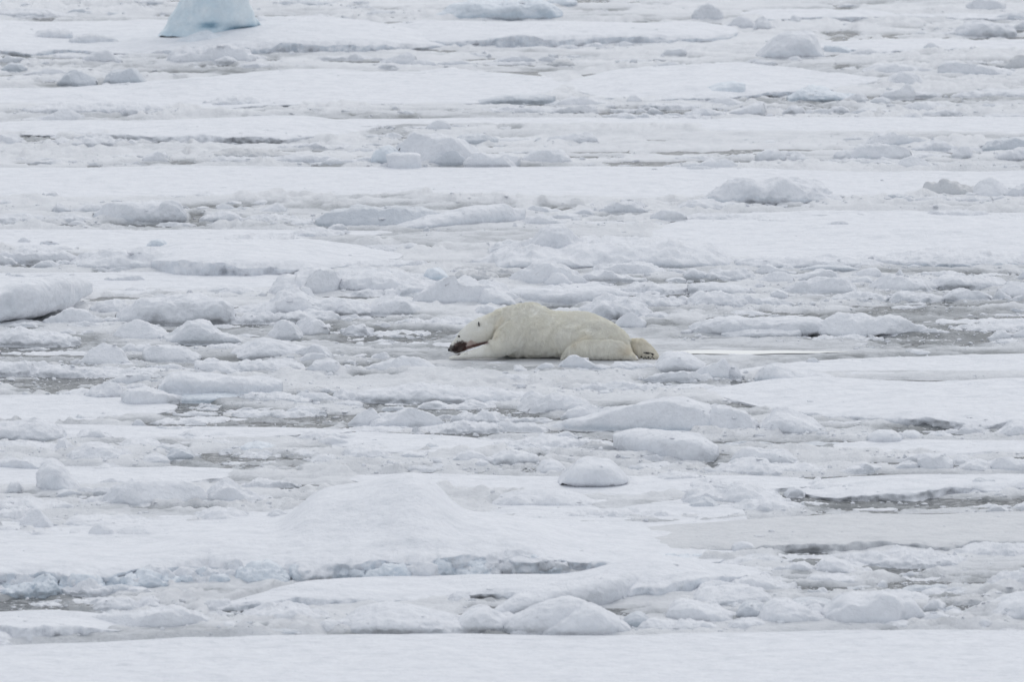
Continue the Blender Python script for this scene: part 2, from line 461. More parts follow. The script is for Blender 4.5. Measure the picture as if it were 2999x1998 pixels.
# still pool of meltwater lying beyond the hind paw, its pale base colour painting in the sky's glint
def pool():
    y0, y1 = float(gy(1037, .05)), float(gy(1026, .05))
    n = 60
    vs_, k = [], []
    cx, rx = float(gx(2195, y0)), 245 / float(ppm(y0))
    for i in range(n):
        t = 2 * math.pi * i / n
        w = 1 + 0.16 * math.sin(3 * t + 1) + 0.1 * math.sin(7 * t)
        vs_.append((cx + rx * math.cos(t) * w, (y0 + y1) / 2 + (y1 - y0) / 2 * math.sin(t) * w, 0.050))
    me = bpy.data.meshes.new("melt_pool"); me.from_pydata(vs_, [], [tuple(range(n))]); me.materials.append(POOL)
    o = bpy.data.objects.new("melt_pool", me); sc.collection.objects.link(o); o['kind'] = 'structure'
pool()

# ------------------------------------------------------------------ floes (snow fields between the leads)
B, F_ = block, floe
W_ = 'white'
F_(-90,1385,[52,60,62,58,55,50,48,60,85,112],[160,163,160,163,166,163,160,158,155,150],[24,20,12,8,24,40,42,40,20,6],blue=.9,look='long snowy floe with grey-blue edge',domes=((900,100,330,3,10),),label='long snowy floe carrying the turquoise iceberg, grey blue along its edge')
F_(1080,2160,[58,62,60,62],[120,140,143,138,134,128],[4,26,34,34,34,30],blue=.8,look='snowy floe with scalloped blue edge')
F_(2160,2620,[28,24,30],[60,68,68,60],[8,18,24,10],blue=.5,look='thin snowy floe with shaded edge')
F_(2560,3080,[34,38],[60,66,64],[12,18,14],look='thin white floe')
F_(2380,3080,[112,118,112],[158,158,152],[20,6,4],blue=.6,look='flat snowy floe')
F_(-90,1680,[258,258,236,212,202,202,205,206],[312,320,330,322,318,312,306,300],[4,4,6,10,12,10,6,3],look='wide smooth snow floe',und=1.6)
F_(1660,2640,[214,208,188,184,196,218,230],[296,300,300,296,284,262,240],[3,6,14,18,12,6],blue=.8,look='gently domed snow floe',und=1.5,domes=((2050,250,300,3.5,12),))
F_(-90,1120,[362,358,352,340,338,345],[396,402,405,424,424,414,395],[3,6,12,24,26,16,3],look='smooth white floe with dark undercut edge')
F_(2010,3090,[342,346,342,345],[398,396,400,402],[3,3,3],look='smooth white floe')
F_(860,2100,[352,348,346,344],[378,380,376,378],[3,3,3],look='thin white floe')
F_(-90,3090,[494,492,490,488,490,488,486,500,505,500],[580,585,588,584,586,588,590,592,585,575],[3,4,6,4,6,4],look='broad smooth snow floe across the whole view',und=1.3,label='broad smooth snow floe spanning the whole width above the middle rows')
F_(-90,1150,[674,672,668,676,672],[716,720,722,716,700],[4,6,8,6,4],look='smooth white floe')
F_(380,1180,[740,708,700,700,712,730],[790,815,817,812,790,775],[30,52,55,40,18,10],blue=.45,look='big rounded snow floe with pale blue front',und=1.4)
F_(-90,960,[800,802,798,800],[858,862,860,850],[3,3,3],look='level snow floe')
F_(1880,3090,[640,622,618,622,620],[745,765,772,778,780],[6,6,8,6],look='smooth snow floe',und=1.6,blue=.4)
F_(-90,700,[700,698,700],[742,746,740],[6,8,6],look='low snow floe')
F_(2080,3090,[1092,1060,1048,1040,1036],[1108,1105,1102,1104,1108],[8,4,6,8],look='level snow floe, cracked along its near side')
F_(2070,3090,[1125,1110,1109,1111,1113],[1180,1225,1248,1262,1266],[8,14,24,28,24],und=1.2,look='broad level snow floe with shaded edge')
F_(-90,520,[1162,1160,1166,1176],[1240,1246,1240,1212],[4,5,6],look='level snow floe')
F_(-90,1030,[1244,1245,1250,1256,1256],[1300,1300,1310,1300,1290],[3,4,4],look='level snow floe')
F_(960,1560,[1256,1262,1275,1290],[1326,1335,1345,1330],[10,14,14,6],look='domed snow floe')
F_(-90,700,[1372,1370,1372,1366],[1440,1440,1430,1425],[4,4,4],look='level snow floe')
F_(1000,2420,[1386,1390,1400,1400,1396,1396],[1430,1440,1470,1470,1450,1448],[5,5,5,5],look='level snow floe')
F_(2290,3090,[1396,1390,1392,1394],[1462,1472,1464,1452],[14,24,28,26],look='level snow floe with shaded edge')
F_(2440,3090,[1290,1292,1296],[1336,1338,1334],[4,4,4],look='level white floe')
F_(1690,3090,[1545,1530,1506,1500,1498],[1625,1632,1626,1616,1600],[6,22,26,30,24],mat=SLUSHY,und=.8,look='flat slush-grey floe with soft dark edge',label='flat dull grey slushy floe at the right, in front of a dark lead')
F_(1220,2000,[1050,1048,1050,1054],[1082,1090,1094,1086],[2,5,8,4],mat=SLUSHY,und=.5,endw=.35,look='thin wet ledge',label='thin wet ice ledge that the polar bear lies on')
# the great snow mass of the foreground and the floes before it
F_(-120,2190,[1668,1612,1594,1560,1540,1538,1520,1515,1520,1530,1540,1560,1600,1625],[1748,1742,1738,1712,1700,1712,1700,1692,1700,1696,1682,1676,1664,1640],[70,74,66,52,48,62,66,60,64,58,42,26,18,10],depth=6.0,blue=1.0,und=1.5,rough=1.5,
   domes=((1085,1560,225,1.9,126,5),(1345,1580,270,1.9,66,3.5),(700,1610,150,1.4,22)),endw=.03,label='huge snow covered mass in the foreground with a dome and broken blue front')
def lumps_on(parent, spec):
    for (a, b, base, h, d) in spec:
        n0 = len(ICE_RECORDS)
        o = B(a, b, base, h, d, 'ice_lump', mat=BLUE if int(a) % 3 else SNOW, blue=.25, rough=1.7)
        del ICE_RECORDS[n0:]
        del o['category']; del o['kind']
        o.parent = parent; o.matrix_parent_inverse = parent.matrix_world.inverted() if False else __import__('mathutils').Matrix.Translation(-parent.location)
_big = ICE_RECORDS[-1][0]
_rl = random.Random(3)
_spec = []
for _i in range(78):
    _x = -60 + _i * 27 + _rl.uniform(-18, 18)
    _b = float(np.interp(_x, [-120, 200, 700, 1200, 1800, 2190], [1752, 1740, 1712, 1698, 1668, 1625])) + _rl.uniform(-10, 6)
    _b += 3
    _w, _h = _rl.uniform(50, 170), _rl.uniform(28, 62) * (1 if _x < 1500 else .45)
    _spec.append((_x, _x + _w, _b, [_h * .3, _h * _rl.uniform(.7, 1), _h, _h * _rl.uniform(.5, 1), _h * .3], _rl.uniform(.2, .45)))
lumps_on(_big, _spec)
F_(560,2230,[1790,1740,1700,1690,1690,1684,1680,1672,1650,1640],[1800,1800,1788,1778,1770,1768,1768,1760,1756,1735],[10,30,40,20,16,30,34,40,46,30],blue=.5,look='snow shelf',domes=((1900,1690,170,1.0,42),),label='long snow shelf just before the blue-fronted mass')
F_(-120,640,[1795,1790,1784,1800,1822,1836],[1870,1885,1880,1862,1858,1850],[40,52,46,22,12,4],look='thick snow slab',blue=.2,label='thick grey-sided snow slab lying at the lower left edge')
F_(-140,3130,[1896,1886,1872,1864,1862,1862,1868,1856,1850,1850,1850],[2075,2080,2078],[8,8],und=.9,look='front floe',label='smooth nearest snow floe filling the bottom of the picture')

# ------------------------------------------------------------------ far rows
# turquoise iceberg (leaves the frame at the top)
def iceberg():
    yb = float(gy(106, .14)); s = float(ppm(yb))
    nc, nr = 90, 120
    cx = float(gx(615, yb))
    ph = np.linspace(0, 2 * math.pi, nc)
    t = np.linspace(0, 1, nr)
    zs = t * 2.6
    ZO = .12
    # half-width in metres against height: flared foot, waist, wide head (seen: foot and waist)
    prof_z = np.array([-.1, 0.0, .08, .2, .38, .55, .75, 1.1, 1.6, 2.0, 2.35, 2.6])
    prof_l = np.array([.92, .88, .80, .72, .62, .52, .47, .60, .85, .90, .60, .03])
    prof_r = np.array([.90, .88, .84, .80, .73, .65, .58, .55, .80, .86, .60, .03])
    wl_, wr_ = np.interp(zs, prof_z, prof_l), np.interp(zs, prof_z, prof_r)
    dep = np.interp(zs, prof_z, [.62, .60, .55, .5, .45, .42, .42, .5, .62, .66, .45, .02])
    A, Z = np.meshgrid(ph, zs, indexing='ij')
    cw = np.cos(A)
    wx = np.where(cw > 0, wr_[None], wl_[None])
    X = cx + wx * np.sign(cw) * np.abs(cw) ** .8; Y = yb + .6 + dep[None] * np.sin(A)
    P = np.stack([X, Y, Z], -1)
    N = grid_normals(P, False); N[0] = N[-1] = (N[0] + N[-1]) / 2
    d = .085 * fbm(X, Y, Z, .5, 3, .5, 4) + .03 * fbm(X * 1.4, Y * 1.4, Z * .5, .3, 2, .5, 8)
    P = P - 0 * N; P += N * d[..., None]
    # hollow melted in at the foot, right of the middle, where the bare blue ice shows
    g = np.exp(-((X - cx - .55) / .30) ** 4 - ((Z - .06) / .10) ** 2) * (Y < yb + .6)
    P[..., 1] += g * .34
    g2 = np.exp(-((X - cx + .0) / .16) ** 2 - ((Z - .17) / .05) ** 2) * (Y < yb + .6)
    P[..., 1] += g2 * .2
    P[..., 2] += ZO
    att = .02 + .95 * g + 0.3 * g2 + .22 * np.clip(1 - Z / .7, 0, 1) + .08 * fbm(X, Y, Z, .3, 3, .5, 2)
    o = mesh_from_grid("iceberg", P, TURQ, False, att)
    finish(o, P); tagrec(o, 'iceberg', '', 615, 106, 300, 110, 'turquoise iceberg with narrow waist, cut off by the top edge', 'iceberg')
iceberg()
B(505,680,132,[6,20,34,40,30,16],.9,'ice_mound','pale blue snow ramp',mat=BLUE,rough=.6,z0=.08,label='pale blue ramp of ice lying against the foot of the turquoise iceberg')
B(690,790,110,[4,16,20,12,4],.5,'ice_mound','small snow heap',z0=.12)
B(750,1010,104,[58,54,50,46,40,34,24,8],1.5,'ice_mound','smooth snow flank',mat=SNOW,rough=.5,z0=.05,label='smooth white flank of snow sloping down right of the turquoise iceberg')
B(86,212,118,[8,26,32,30,24],.7,'ice_block','soft pale block',z0=.05,blue=.2)
B(205,350,128,[6,22,28,26,20,8],.7,'ice_block','low pale block',z0=.06,blue=.2)
B(238,360,187,[5,25,36,38,26,8]); B(480,742,188,[6,30,42,44,50,56,52,42,12],.9,'ice_pile','lumpy snow heap',rough=1.4)
B(620,705,190,[6,20,26,18,6],.4); B(845,870,166,[10,18,8],.15,'ice_chunk','tiny upright lump',cuts=1)
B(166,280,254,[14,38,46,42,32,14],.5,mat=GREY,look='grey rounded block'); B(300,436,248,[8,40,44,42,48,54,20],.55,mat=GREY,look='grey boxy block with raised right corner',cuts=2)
B(4,78,212,[8,24,25,12],.4,'ice_block','dark grey flat block',mat=GREY); B(66,205,225,[6,15,22,24,12],.5); B(24,80,238,[16,12,4],.3,'ice_shard','tilted thin shard',cuts=2)
B(300,435,254,[3,8,12,10,4],.4,'ice_slab','thin snow rim'); B(0,90,186,[14,22,18,8],.5)
B(40,500,335,[6,18,24,30,26,30,30,32,26,14],1.0,'ice_ridge','long low snow ridge',rough=1.2)
B(600,820,312,[4,22,30,26,14,4],.9,'snow_mound','soft hummock',rough=1.2)
B(-30,130,362,[8,10,14,12]); B(110,258,362,[8,22,38,42,30,10],.5,look='pointed snowy block',cuts=1); B(344,425,341,[8,24,26,20],.35); B(425,484,340,[8,14,18,6],.25,'ice_shard','tilted little plate',cuts=2)
B(-30,66,430,[34,36,28,18],.6,rough=1.4,look='crumbly block'); B(72,130,428,[14,8,4],.25,'ice_chunk','small chunk')
B(140,372,432,[8,22,20,22,28,26,18,22],.5,'ice_ridge','crumbly white ridge',rough=1.5); B(370,415,428,[6,18,14,4],.25,'ice_chunk','small wedge'); B(330,360,426,[8,20,6],.2,'ice_chunk','little tooth of ice')
B(560,900,410,[4,8,16,22,26,18,8],.6,'ice_ridge','low crumbling ridge',rough=1.3)
B(408,500,482,[6,22,32,34,12],.4); B(465,500,474,[18,26,8],.25,'ice_chunk','small knob')
B(570,860,470,[8,24,32,30,24,12],.7,'ice_slab','layered grey slab',mat=SLUSHY); B(590,1000,480,[6,20,18,16,18,22,26,24,14],.6,'ice_ridge','long low slab')
B(830,905,486,[6,8,8,3],.25,'ice_slab','thin plate'); B(930,1060,488,[6,18,20,20,24,10],.5)
B(240,420,484,[4,10,12,8,10,4],.5,'ice_slab','low snow rim'); B(130,240,482,[3,10,8,3],.4,'ice_slab','low snow rim')
B(1276,1645,62,[12,42,56,60,62,62,60,56,24],1.1,'ice_block','big pale blue block',mat=BLUE,blue=.5,rough=.8)
B(1000,1100,34,[4,16,20,8]); B(1055,1185,48,[4,18,20,14,4],.5,look='grey-shaded block'); B(1000,1060,62,[18,10,4]); B(1600,1690,20,[20,24,18],.4,mat=BLUE)
B(1000,1090,72,[4,10,14,10]); B(1180,1260,78,[4,8,12,8,4],.3,'ice_chunk','small lump'); B(1290,1335,80,[6,18,14],.25,'ice_chunk','small lump'); B(1540,1580,60,[8,22,12],.3,'ice_chunk','small white lump')
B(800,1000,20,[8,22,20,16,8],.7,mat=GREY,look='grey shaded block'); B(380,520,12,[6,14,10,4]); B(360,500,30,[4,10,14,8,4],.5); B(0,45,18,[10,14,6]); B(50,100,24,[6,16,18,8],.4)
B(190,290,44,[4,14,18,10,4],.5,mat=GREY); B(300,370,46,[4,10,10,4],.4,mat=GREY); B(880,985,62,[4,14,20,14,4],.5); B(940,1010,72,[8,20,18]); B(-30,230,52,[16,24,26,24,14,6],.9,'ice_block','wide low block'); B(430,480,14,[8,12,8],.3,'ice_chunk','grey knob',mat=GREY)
B(1102,1220,192,[3,14,26,38,34],.45,'ice_slab','tilted white slab',cuts=2); B(1100,1175,206,[4,16,20,18,6],.3,look='small hummock'); B(1187,1280,199,[8,20,26,24,10],.4)
B(1020,1062,172,[4,20,8],.2,'ice_chunk','pointed little cone',cuts=1); B(1280,1400,195,[6,14,18,14,8],.4); B(1440,1570,188,[6,18,24,22,12],.5); B(1570,1640,186,[8,20,18,6],.35); B(1600,1690,196,[4,16,22,20,6],.4,mat=SLUSHY)
B(1640,1720,176,[6,14,16,6],.4); B(1800,1915,188,[10,16,14,6],.4); B(1900,2000,200,[6,16,18,12],.4); B(1780,1920,204,[3,10,12,6],.4,'ice_slab','thin slab'); B(1930,2010,168,[6,22,28,30],.5,look='shaded block')
B(1350,1430,170,[4,12,16,10,4],.3); B(1500,1570,142,[5,16,18,12,4],.3); B(1700,1780,142,[6,14,18,12,6],.3); B(1800,1860,140,[8,20,12],.25,'ice_chunk','jagged white tooth'); B(1620,1700,146,[4,12,14,6],.3)
B(1361,1628,306,[2,11,20,26,28,27,28,26],.6,'ice_slab','smooth dark grey slab',mat=GREY,rough=.4,label='smooth flat dark grey slab lying on the snow in the upper middle')
B(1750,1815,297,[4,10,10],.3,'ice_slab','small grey slab',mat=GREY); B(1382,1800,338,[4,16,26,24,20,22,26,26,10],.6,'ice_slab','long low slab over a dark waterline'); B(1600,1800,318,[6,22,32,34,20,12],.8)
B(1795,1838,330,[8,12,4],.2,'ice_chunk','small chunk'); B(1795,1870,352,[6,16,18,12],.3); B(1860,1900,332,[8,14,6],.2,'ice_chunk','small chunk'); B(1885,1945,338,[6,20,18,8],.25); B(1885,1925,350,[6,12,6],.2,'ice_chunk','small chunk')
B(1940,2000,346,[8,14,10],.3); B(1830,1880,306,[8,26,28,12],.3,'ice_chunk','rounded knob'); B(1860,2060,322,[8,18,20,16,14],.6,look='low shaded block')
B(1590,1750,424,[5,25,28,33,34,18],.5,look='pale block'); B(1665,1710,422,[6,20,16],.25,'ice_chunk','small block'); B(1157,1410,490,[66,92,94,80,62,46],1.3,'ice_pile','large broken heap',rough=1.3,cuts=2)
B(1255,1366,490,[14,34,44,42,22],.4,mat=GREY,look='smooth grey-shaded block'); B(1360,1530,495,[16,44,40,36,22,8],.5,look='creased block',cuts=3); B(1527,1672,486,[22,46,48,42,40,22],.7); B(1430,1525,488,[8,30,34,26],.4,look='rounded block')
B(1134,1236,498,[44,50,51,51,50,44],.45,'ice_block','smooth white cube',p=6,q=6,rough=.35,label='smooth bright white rounded cube of ice in the upper middle')
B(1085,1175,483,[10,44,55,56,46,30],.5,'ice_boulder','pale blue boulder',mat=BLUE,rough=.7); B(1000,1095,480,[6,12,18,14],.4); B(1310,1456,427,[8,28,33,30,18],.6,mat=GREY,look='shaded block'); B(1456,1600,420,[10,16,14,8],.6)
B(1200,1320,412,[10,18,20,12],.5); B(1127,1156,382,[6,16,8],.2,'ice_chunk','tiny lump'); B(1242,1320,386,[6,26,32,14],.3,look='pointed block'); B(1315,1400,382,[8,18,12,8,4],.3); B(1070,1180,404,[4,10,8,12,4],.3,'ice_chunk','scattered lump',rough=1.8)
B(1440,1600,455,[4,8,10,6],.4,'ice_slab','low rim'); B(1560,1700,472,[3,12,22,10,4],.4)
B(2794,2972,110,[10,44,50,50,47,42,16],.8,look='big rounded block',blue=.3); B(2216,2408,176,[14,48,66,74,80,82,80,70,18],1.0,look='tall smooth block with sloping left side',blue=.3,rough=.7,label='tall smooth white block in the upper right, highest of its row')
B(2127,2215,86,[8,30,38,34,10],.5,look='round white hump'); B(2204,2266,90,[6,34,42,30,8],.4,'ice_mound','pointed white hump'); B(2310,2342,76,[10,28,26],.3,'ice_chunk','small upright block'); B(2030,2115,64,[18,44,58,44,24],.6,look='hazy white hump')
B(2828,2938,36,[20,38,42,38,20],.6,look='pale rounded block'); B(2730,2770,32,[6,14,6],.25,'ice_chunk','tiny lump'); B(2960,3020,88,[12,24,26],.5,look='small pale block'); B(2890,3060,66,[6,20,26,28,26],.8,'ice_slab','grey-faced slab',mat=GREY)
B(2170,2260,190,[4,14,22,18,6],.3); B(2200,2290,193,[4,12,14,12,4],.3); B(2305,2350,182,[6,16,8],.25,'ice_chunk','small lump'); B(2408,2520,158,[24,22,18,8],.6,look='blue-grey shaded block',mat=BLUE); B(2480,2620,162,[4,16,20,14,6],.7)
B(2700,2765,150,[4,28,16,6],.25,'ice_shard','thin upright spike',cuts=2); B(2765,2860,154,[12,14,8,4],.4,'ice_slab','shaded slab'); B(2522,2765,222,[16,34,32,26,18,8],.8,'ice_slab','tilted white slab'); B(2745,2975,228,[34,50,44,34,24,10],.9,'ice_slab','tilted pale slab with high left end',blue=.3)
B(2925,3030,206,[8,26,38,36,24],.5,'ice_pile','grey broken heap',mat=SLUSHY,rough=1.6); B(2595,2710,258,[12,36,52,48,30,12],.7,look='pale hump')
B(2578,2676,294,[12,24,36,48,58,34],.4,'ice_block','chunk tilted up to the right',cuts=3); B(2017,2180,288,[5,20,32,42,46,40],.7,'ice_slab','pale blue tilted slab',mat=BLUE,rough=.6); B(2125,2200,286,[8,24,20,6],.4)
B(2305,2520,300,[14,34,42,42,30,24,16],.9,look='blue-faced block',mat=BLUE,blue=.3); B(2123,2256,340,[4,16,28,34,42,40],.5,'ice_slab','wedge-shaped white slab rising to the right',cuts=2,rough=.6); B(2005,2125,344,[6,22,30,22,8],.5); B(2065,2200,316,[14,26,24,10],.6)
B(2230,2300,332,[8,18,16,10],.3); B(2290,2370,336,[6,24,20,14],.3); B(2360,2440,334,[8,16,14],.3); B(2420,2490,332,[6,18,20,8],.3); B(2476,2612,341,[8,20,22,16],.4,'ice_slab','low white slab'); B(2460,2545,304,[6,24,32,14],.4,look='tilted block',cuts=2); B(2540,2610,310,[8,20,24,12],.35)
B(2600,2820,330,[5,20,30,26,18,6],.6,'ice_slab','long low slab'); B(2862,2985,327,[8,26,22,14,6],.4); B(2690,2850,340,[6,12,14,16,8],.3,'ice_ridge','crumbly rim',rough=1.8); B(2640,2760,290,[4,16,22,18,10],.6); B(2760,3060,288,[8,18,22,24,20,18],.8,'ice_ridge','low shaded ridge')
B(2488,2722,435,[2,15,38,46,42,30,20],.8,'ice_slab','peaked snow slab',blue=.5); B(2450,2660,473,[14,36,44,44,46,46,26],.6,look='wide crumbly block',rough=1.2); B(2212,2297,477,[16,38,42,38,20],.45,'ice_boulder','rounded boulder with curved grooves'); B(2297,2372,477,[8,26,30,18,6],.4,'ice_boulder','low pointed boulder')
B(2662,2810,448,[8,26,32,28,18],.5); B(2868,3060,447,[12,34,42,44,40],.8,mat=GREY,look='grey-faced block'); B(2788,2875,468,[12,38,36,22],.4,look='pointed block',cuts=2); B(2910,3040,476,[16,34,44,46,30],.5); B(2522,2632,492,[14,20,18,10],.3,'ice_slab','low boxy slab')
B(2622,2735,500,[14,32,40,34,14],.45,cuts=2); B(2000,2160,497,[8,18,24,30,30,14],.5); B(2740,2860,498,[6,16,22,18,8],.4); B(1980,2100,502,[4,12,16,8],.3); B(2440,2540,420,[4,16,20,12],.5); B(2180,2290,425,[6,10,14,6],.5); B(2880,3010,502,[8,16,18,12],.4)
B(2350,2450,482,[4,10,10,8],.3,'ice_slab','thin rim')

# ------------------------------------------------------------------ middle rows, far side of the bear
B(276,546,656,[26,46,56,60,62,62,64,60,58,48],.9,'ice_block','large grey-white block',blue=.45,rough=.9,label='large grey-white block with two lobes, left side of the upper rows'); B(430,548,656,[14,34,56,66,62,30],.45,look='lobed block leaning on a larger one',blue=.3)
B(150,200,628,[8,34,26,14],.3); B(204,300,628,[10,24,26,24],.4,look='squat block'); B(-40,150,656,[16,22,26,22,14],.7,'ice_ridge','low snowy ridge',rough=1.3); B(140,285,655,[10,18,24,18,12],.5,'ice_ridge','low snowy ridge'); B(-30,45,607,[16,24,22,8],.35,'ice_boulder','small pale boulder'); B(-30,58,628,[10,16,14,6],.4)
B(105,178,586,[3,10,18,22,8],.35,'ice_slab','small slab rising to the right',cuts=1); B(60,110,602,[4,12,10],.3,'ice_chunk','small chunk'); B(230,340,600,[4,10,12,6,8],.4); B(633,690,622,[14,26,20,10],.3); B(665,745,624,[8,12,16,10],.4,mat=GREY); B(739,843,632,[6,18,28,34,24],.4,look='tilted white block',cuts=1)
B(586,742,655,[8,24,34,28,18,12],.5,look='pointed crumbly block',rough=1.3); B(700,955,660,[10,28,28,22,20,14,8],.7,'ice_ridge','knobbly low ridge',rough=1.4); B(780,830,670,[6,20,12],.2,'ice_chunk','tiny knob'); B(830,940,664,[6,14,18,22,14],.5)
B(925,1322,674,[26,52,60,66,66,64,62,60,54,40],1.2,'ice_slab','large grey-shaded slab',mat=GREY,rough=.8,label='large grey shaded slab behind the long tilted pale slab'); B(1072,1240,667,[14,36,48,54,52,30],.5,look='rounded grey block',mat=GREY)
B(1085,1538,[678,677,676,672,668,662,655],[2,14,27,39,50,58,64,60,40],.8,'ice_slab','long tilted pale slab',rough=.5,blue=.3,label='long pale slab tilting up to the right, upper centre'); B(1355,1500,625,[10,16,14,10],.3,'ice_slab','low thin slab'); B(1530,1650,630,[8,26,24,14,8],.5,look='rounded block'); B(1500,1660,666,[12,28,32,24,14],.5)
B(1600,1720,650,[8,18,22,20,10],.5); B(1672,1752,636,[6,16,22,22,8],.35); B(1740,1905,632,[4,20,30,36,38,24,12],.5,'ice_pile','crumbly pile with a peak',rough=1.4); B(1845,1905,618,[10,26,24,8],.3,look='small tilted block',cuts=2); B(1895,2010,652,[8,28,36,34,26,18],.6,rough=1.3); B(1650,1960,664,[6,10,14,12,10,12,6],.6,'ice_ridge','low white rim')
B(1240,1262,682,[4,20,4],.1,'ice_chunk','tiny spike of ice'); B(1262,1335,680,[6,8,8,5],.2,'ice_slab','thin plate'); B(955,1030,678,[6,18,20,8],.3,look='little peaked block',rough=1.4); B(1550,1620,676,[4,8,16],.3,'ice_chunk','small wedge')
B(2045,2432,604,[8,44,66,74,78,74,76,70,64,62,36],1.1,'ice_block','long crumbly block with faint blue foot',rough=1.2,blue=.5,label='long crumbly white block with pale blue foot, alone on the upper right floe'); B(2365,2480,602,[14,24,28,26,10],.5,rough=1.3); B(2375,2430,602,[14,16,8],.2,'ice_chunk','small tilted chunk'); B(2280,2310,604,[6,10,4],.15,'ice_chunk','tiny lump')
B(1960,2200,625,[6,24,36,34,30,26,14],.8,'ice_slab','crumbly snow slab',rough=1.2); B(1990,2300,650,[8,20,22,18,14,8],.9,'ice_ridge','low snow ridge'); B(2482,2570,600,[6,26,18,20,6],.35,rough=1.3); B(2560,2700,592,[8,18,20,18,10],.6,mat=GREY,look='grey shaded ridge block'); B(2620,2680,598,[4,16,22,8],.25,look='small peak')
B(2690,2880,580,[14,36,44,34,28,20],.8,'ice_pile','grey broken pile',rough=1.7,mat=SLUSHY); B(2830,2960,584,[20,46,60,52,28],.6,look='tall block in the broken pile',cuts=2); B(2930,3060,584,[22,40,38,46,30],.7,'ice_pile','broken pile at the right edge',rough=1.5); B(2900,2960,594,[6,16,20,8],.3); B(2660,2900,600,[6,18,20,18,22,14],.5,'ice_ridge','crumbly white rim',rough=1.8); B(2635,2745,625,[8,8,12,8,3],.3,'ice_slab','thin grey plate',mat=GREY); B(2355,2440,640,[3,10,12,4],.4); B(2480,2540,636,[3,12,6],.3,'ice_chunk','small lump')
B(-40,230,745,[10,20,22,24,18],.9,'ice_ridge','long low ridge'); B(45,90,716,[6,20,10],.3,'ice_chunk','small lump'); B(-40,232,778,[30,40,38,38,40,42,28],.7,'ice_slab','crumbly thick slab with shaded side',rough=1.3,label='crumbly thick slab with a shaded side, at the left edge behind the level floe'); B(89,176,792,[8,24,26,12],.35); B(-30,57,782,[42,36,24,6],.35,look='pointed white block',cuts=1); B(150,205,784,[8,22,18],.3)
B(192,560,794,[14,44,52,56,58,52,40],1.3,'snow_mound','broad snow slab',rough=1.1); B(300,418,798,[4,16,20,24,14],.4,rough=1.3); B(478,614,806,[4,20,34,40,8],.5,look='white block with sharp right corner',cuts=2,rough=.8); B(429,495,730,[6,22,28,24,8],.35,mat=BLUE,look='small blue-grey lump',label='small blue-grey lump standing alone on the left snow floe'); B(270,360,745,[6,14,16,8],.5); B(355,385,742,[4,14,6],.2,'ice_chunk','tiny knob')
B(600,860,715,[6,16,24,22,26,24],1.0,'ice_ridge','smooth low ridge'); B(840,1010,700,[8,20,26,30,20,16],.8,'ice_ridge','lumpy ridge',rough=1.2); B(880,910,672,[4,14,6],.2,'ice_chunk','tiny knob'); B(960,1000,676,[6,20,8],.25,'ice_chunk','small peak')
B(-60,258,[955,955,952,950,945,938,925,895],[80,96,108,122,126,122,118,104,66],1.0,'ice_slab','huge tilted slab',rough=.6,p=4,q=3.2,bot=[0,2,6,10,16,22,30,40],blue=.15,label='huge snow covered slab tilting up to the right at the left edge')
B(346,690,955,[28,66,80,88,92,90,86,78,66,34],.9,'ice_boulder','great rounded snow boulder',rough=1.1,p=3.2,q=2.8,label='great rounded snow boulder in the left middle, flat on top'); B(268,372,926,[16,40,46,44,18],.5,rough=1.3); B(127,325,955,[10,26,42,40,28,12],.7,'ice_pile','crumbly snow heap',rough=1.3); B(290,400,952,[10,18,20,12,6],.4)
B(688,1000,935,[16,30,38,46,84,88,62,50,56,40],1.0,'ice_ridge','snow ridge with a sharp peak',rough=1.3); B(860,935,930,[20,58,90,62,24],.5,look='sharp snowy peak',cuts=2); B(650,820,952,[8,16,24,28,34,24],.5,'ice_ridge','crumbly rim',rough=1.4); B(800,990,948,[16,26,34,36,34,16],.5,'ice_ridge','crumbly rim',rough=1.4)
B(560,770,866,[6,14,22,24,18,12],.8); B(640,740,868,[10,20,22,14],.5); B(800,1000,870,[16,52,40,62,80,78,50],1.2,'ice_pile','high snow heap',rough=1.3); B(960,1300,862,[40,66,62,56,46,34,16],1.3,'ice_ridge','high uneven snow ridge',rough=1.2); B(745,790,866,[6,12,6],.25,'ice_chunk','small lump'); B(785,850,895,[8,26,30,20,14],.4)
B(1000,1240,842,[44,52,50,48,36,22],.9,'snow_mound','smooth snow hump',rough=.9); B(1100,1300,832,[8,16,22,26,24,10],.6,'ice_slab','layered snow slab'); B(1170,1255,870,[6,20,26,22],.4,look='tilted snow plate',cuts=1)
B(1234,1320,830,[16,40,46,44,30,8],.5,'ice_boulder','bare blue-grey boulder',mat=BLUE,blue=.6,rough=.5,label='bare blue-grey boulder half hidden in snow, up and left of the bear'); B(1000,1296,796,[20,26,28,30,30,20],.8,'ice_slab','overhanging snow slab'); B(1290,1502,806,[14,20,22,20,12],.6,'ice_ridge','flat grey rubble ridge',mat=SLUSHY,rough=1.6); B(1318,1468,830,[14,28,32,26,8],.5,'ice_ridge','crumbly grey ridge',rough=1.6,mat=SLUSHY)
B(1380,2200,795,[4,30,56,68,74,76,76,78,80,84,82,76,62,36,10],2.6,'snow_hill','broad snow hill',rough=1.1,blue=.4,label='broad snow hill rising behind the bear'); B(1555,1720,745,[26,66,84,86,80,52,14],.9,'snow_hummock','round snow hummock',rough=.9,z0=.1,label='round hummock on top of the broad snow hill behind the bear'); B(1430,1560,742,[10,28,36,30,12],.8,z0=.05,rough=1.3); B(1690,1770,722,[10,26,30,14],.5,z0=.08)
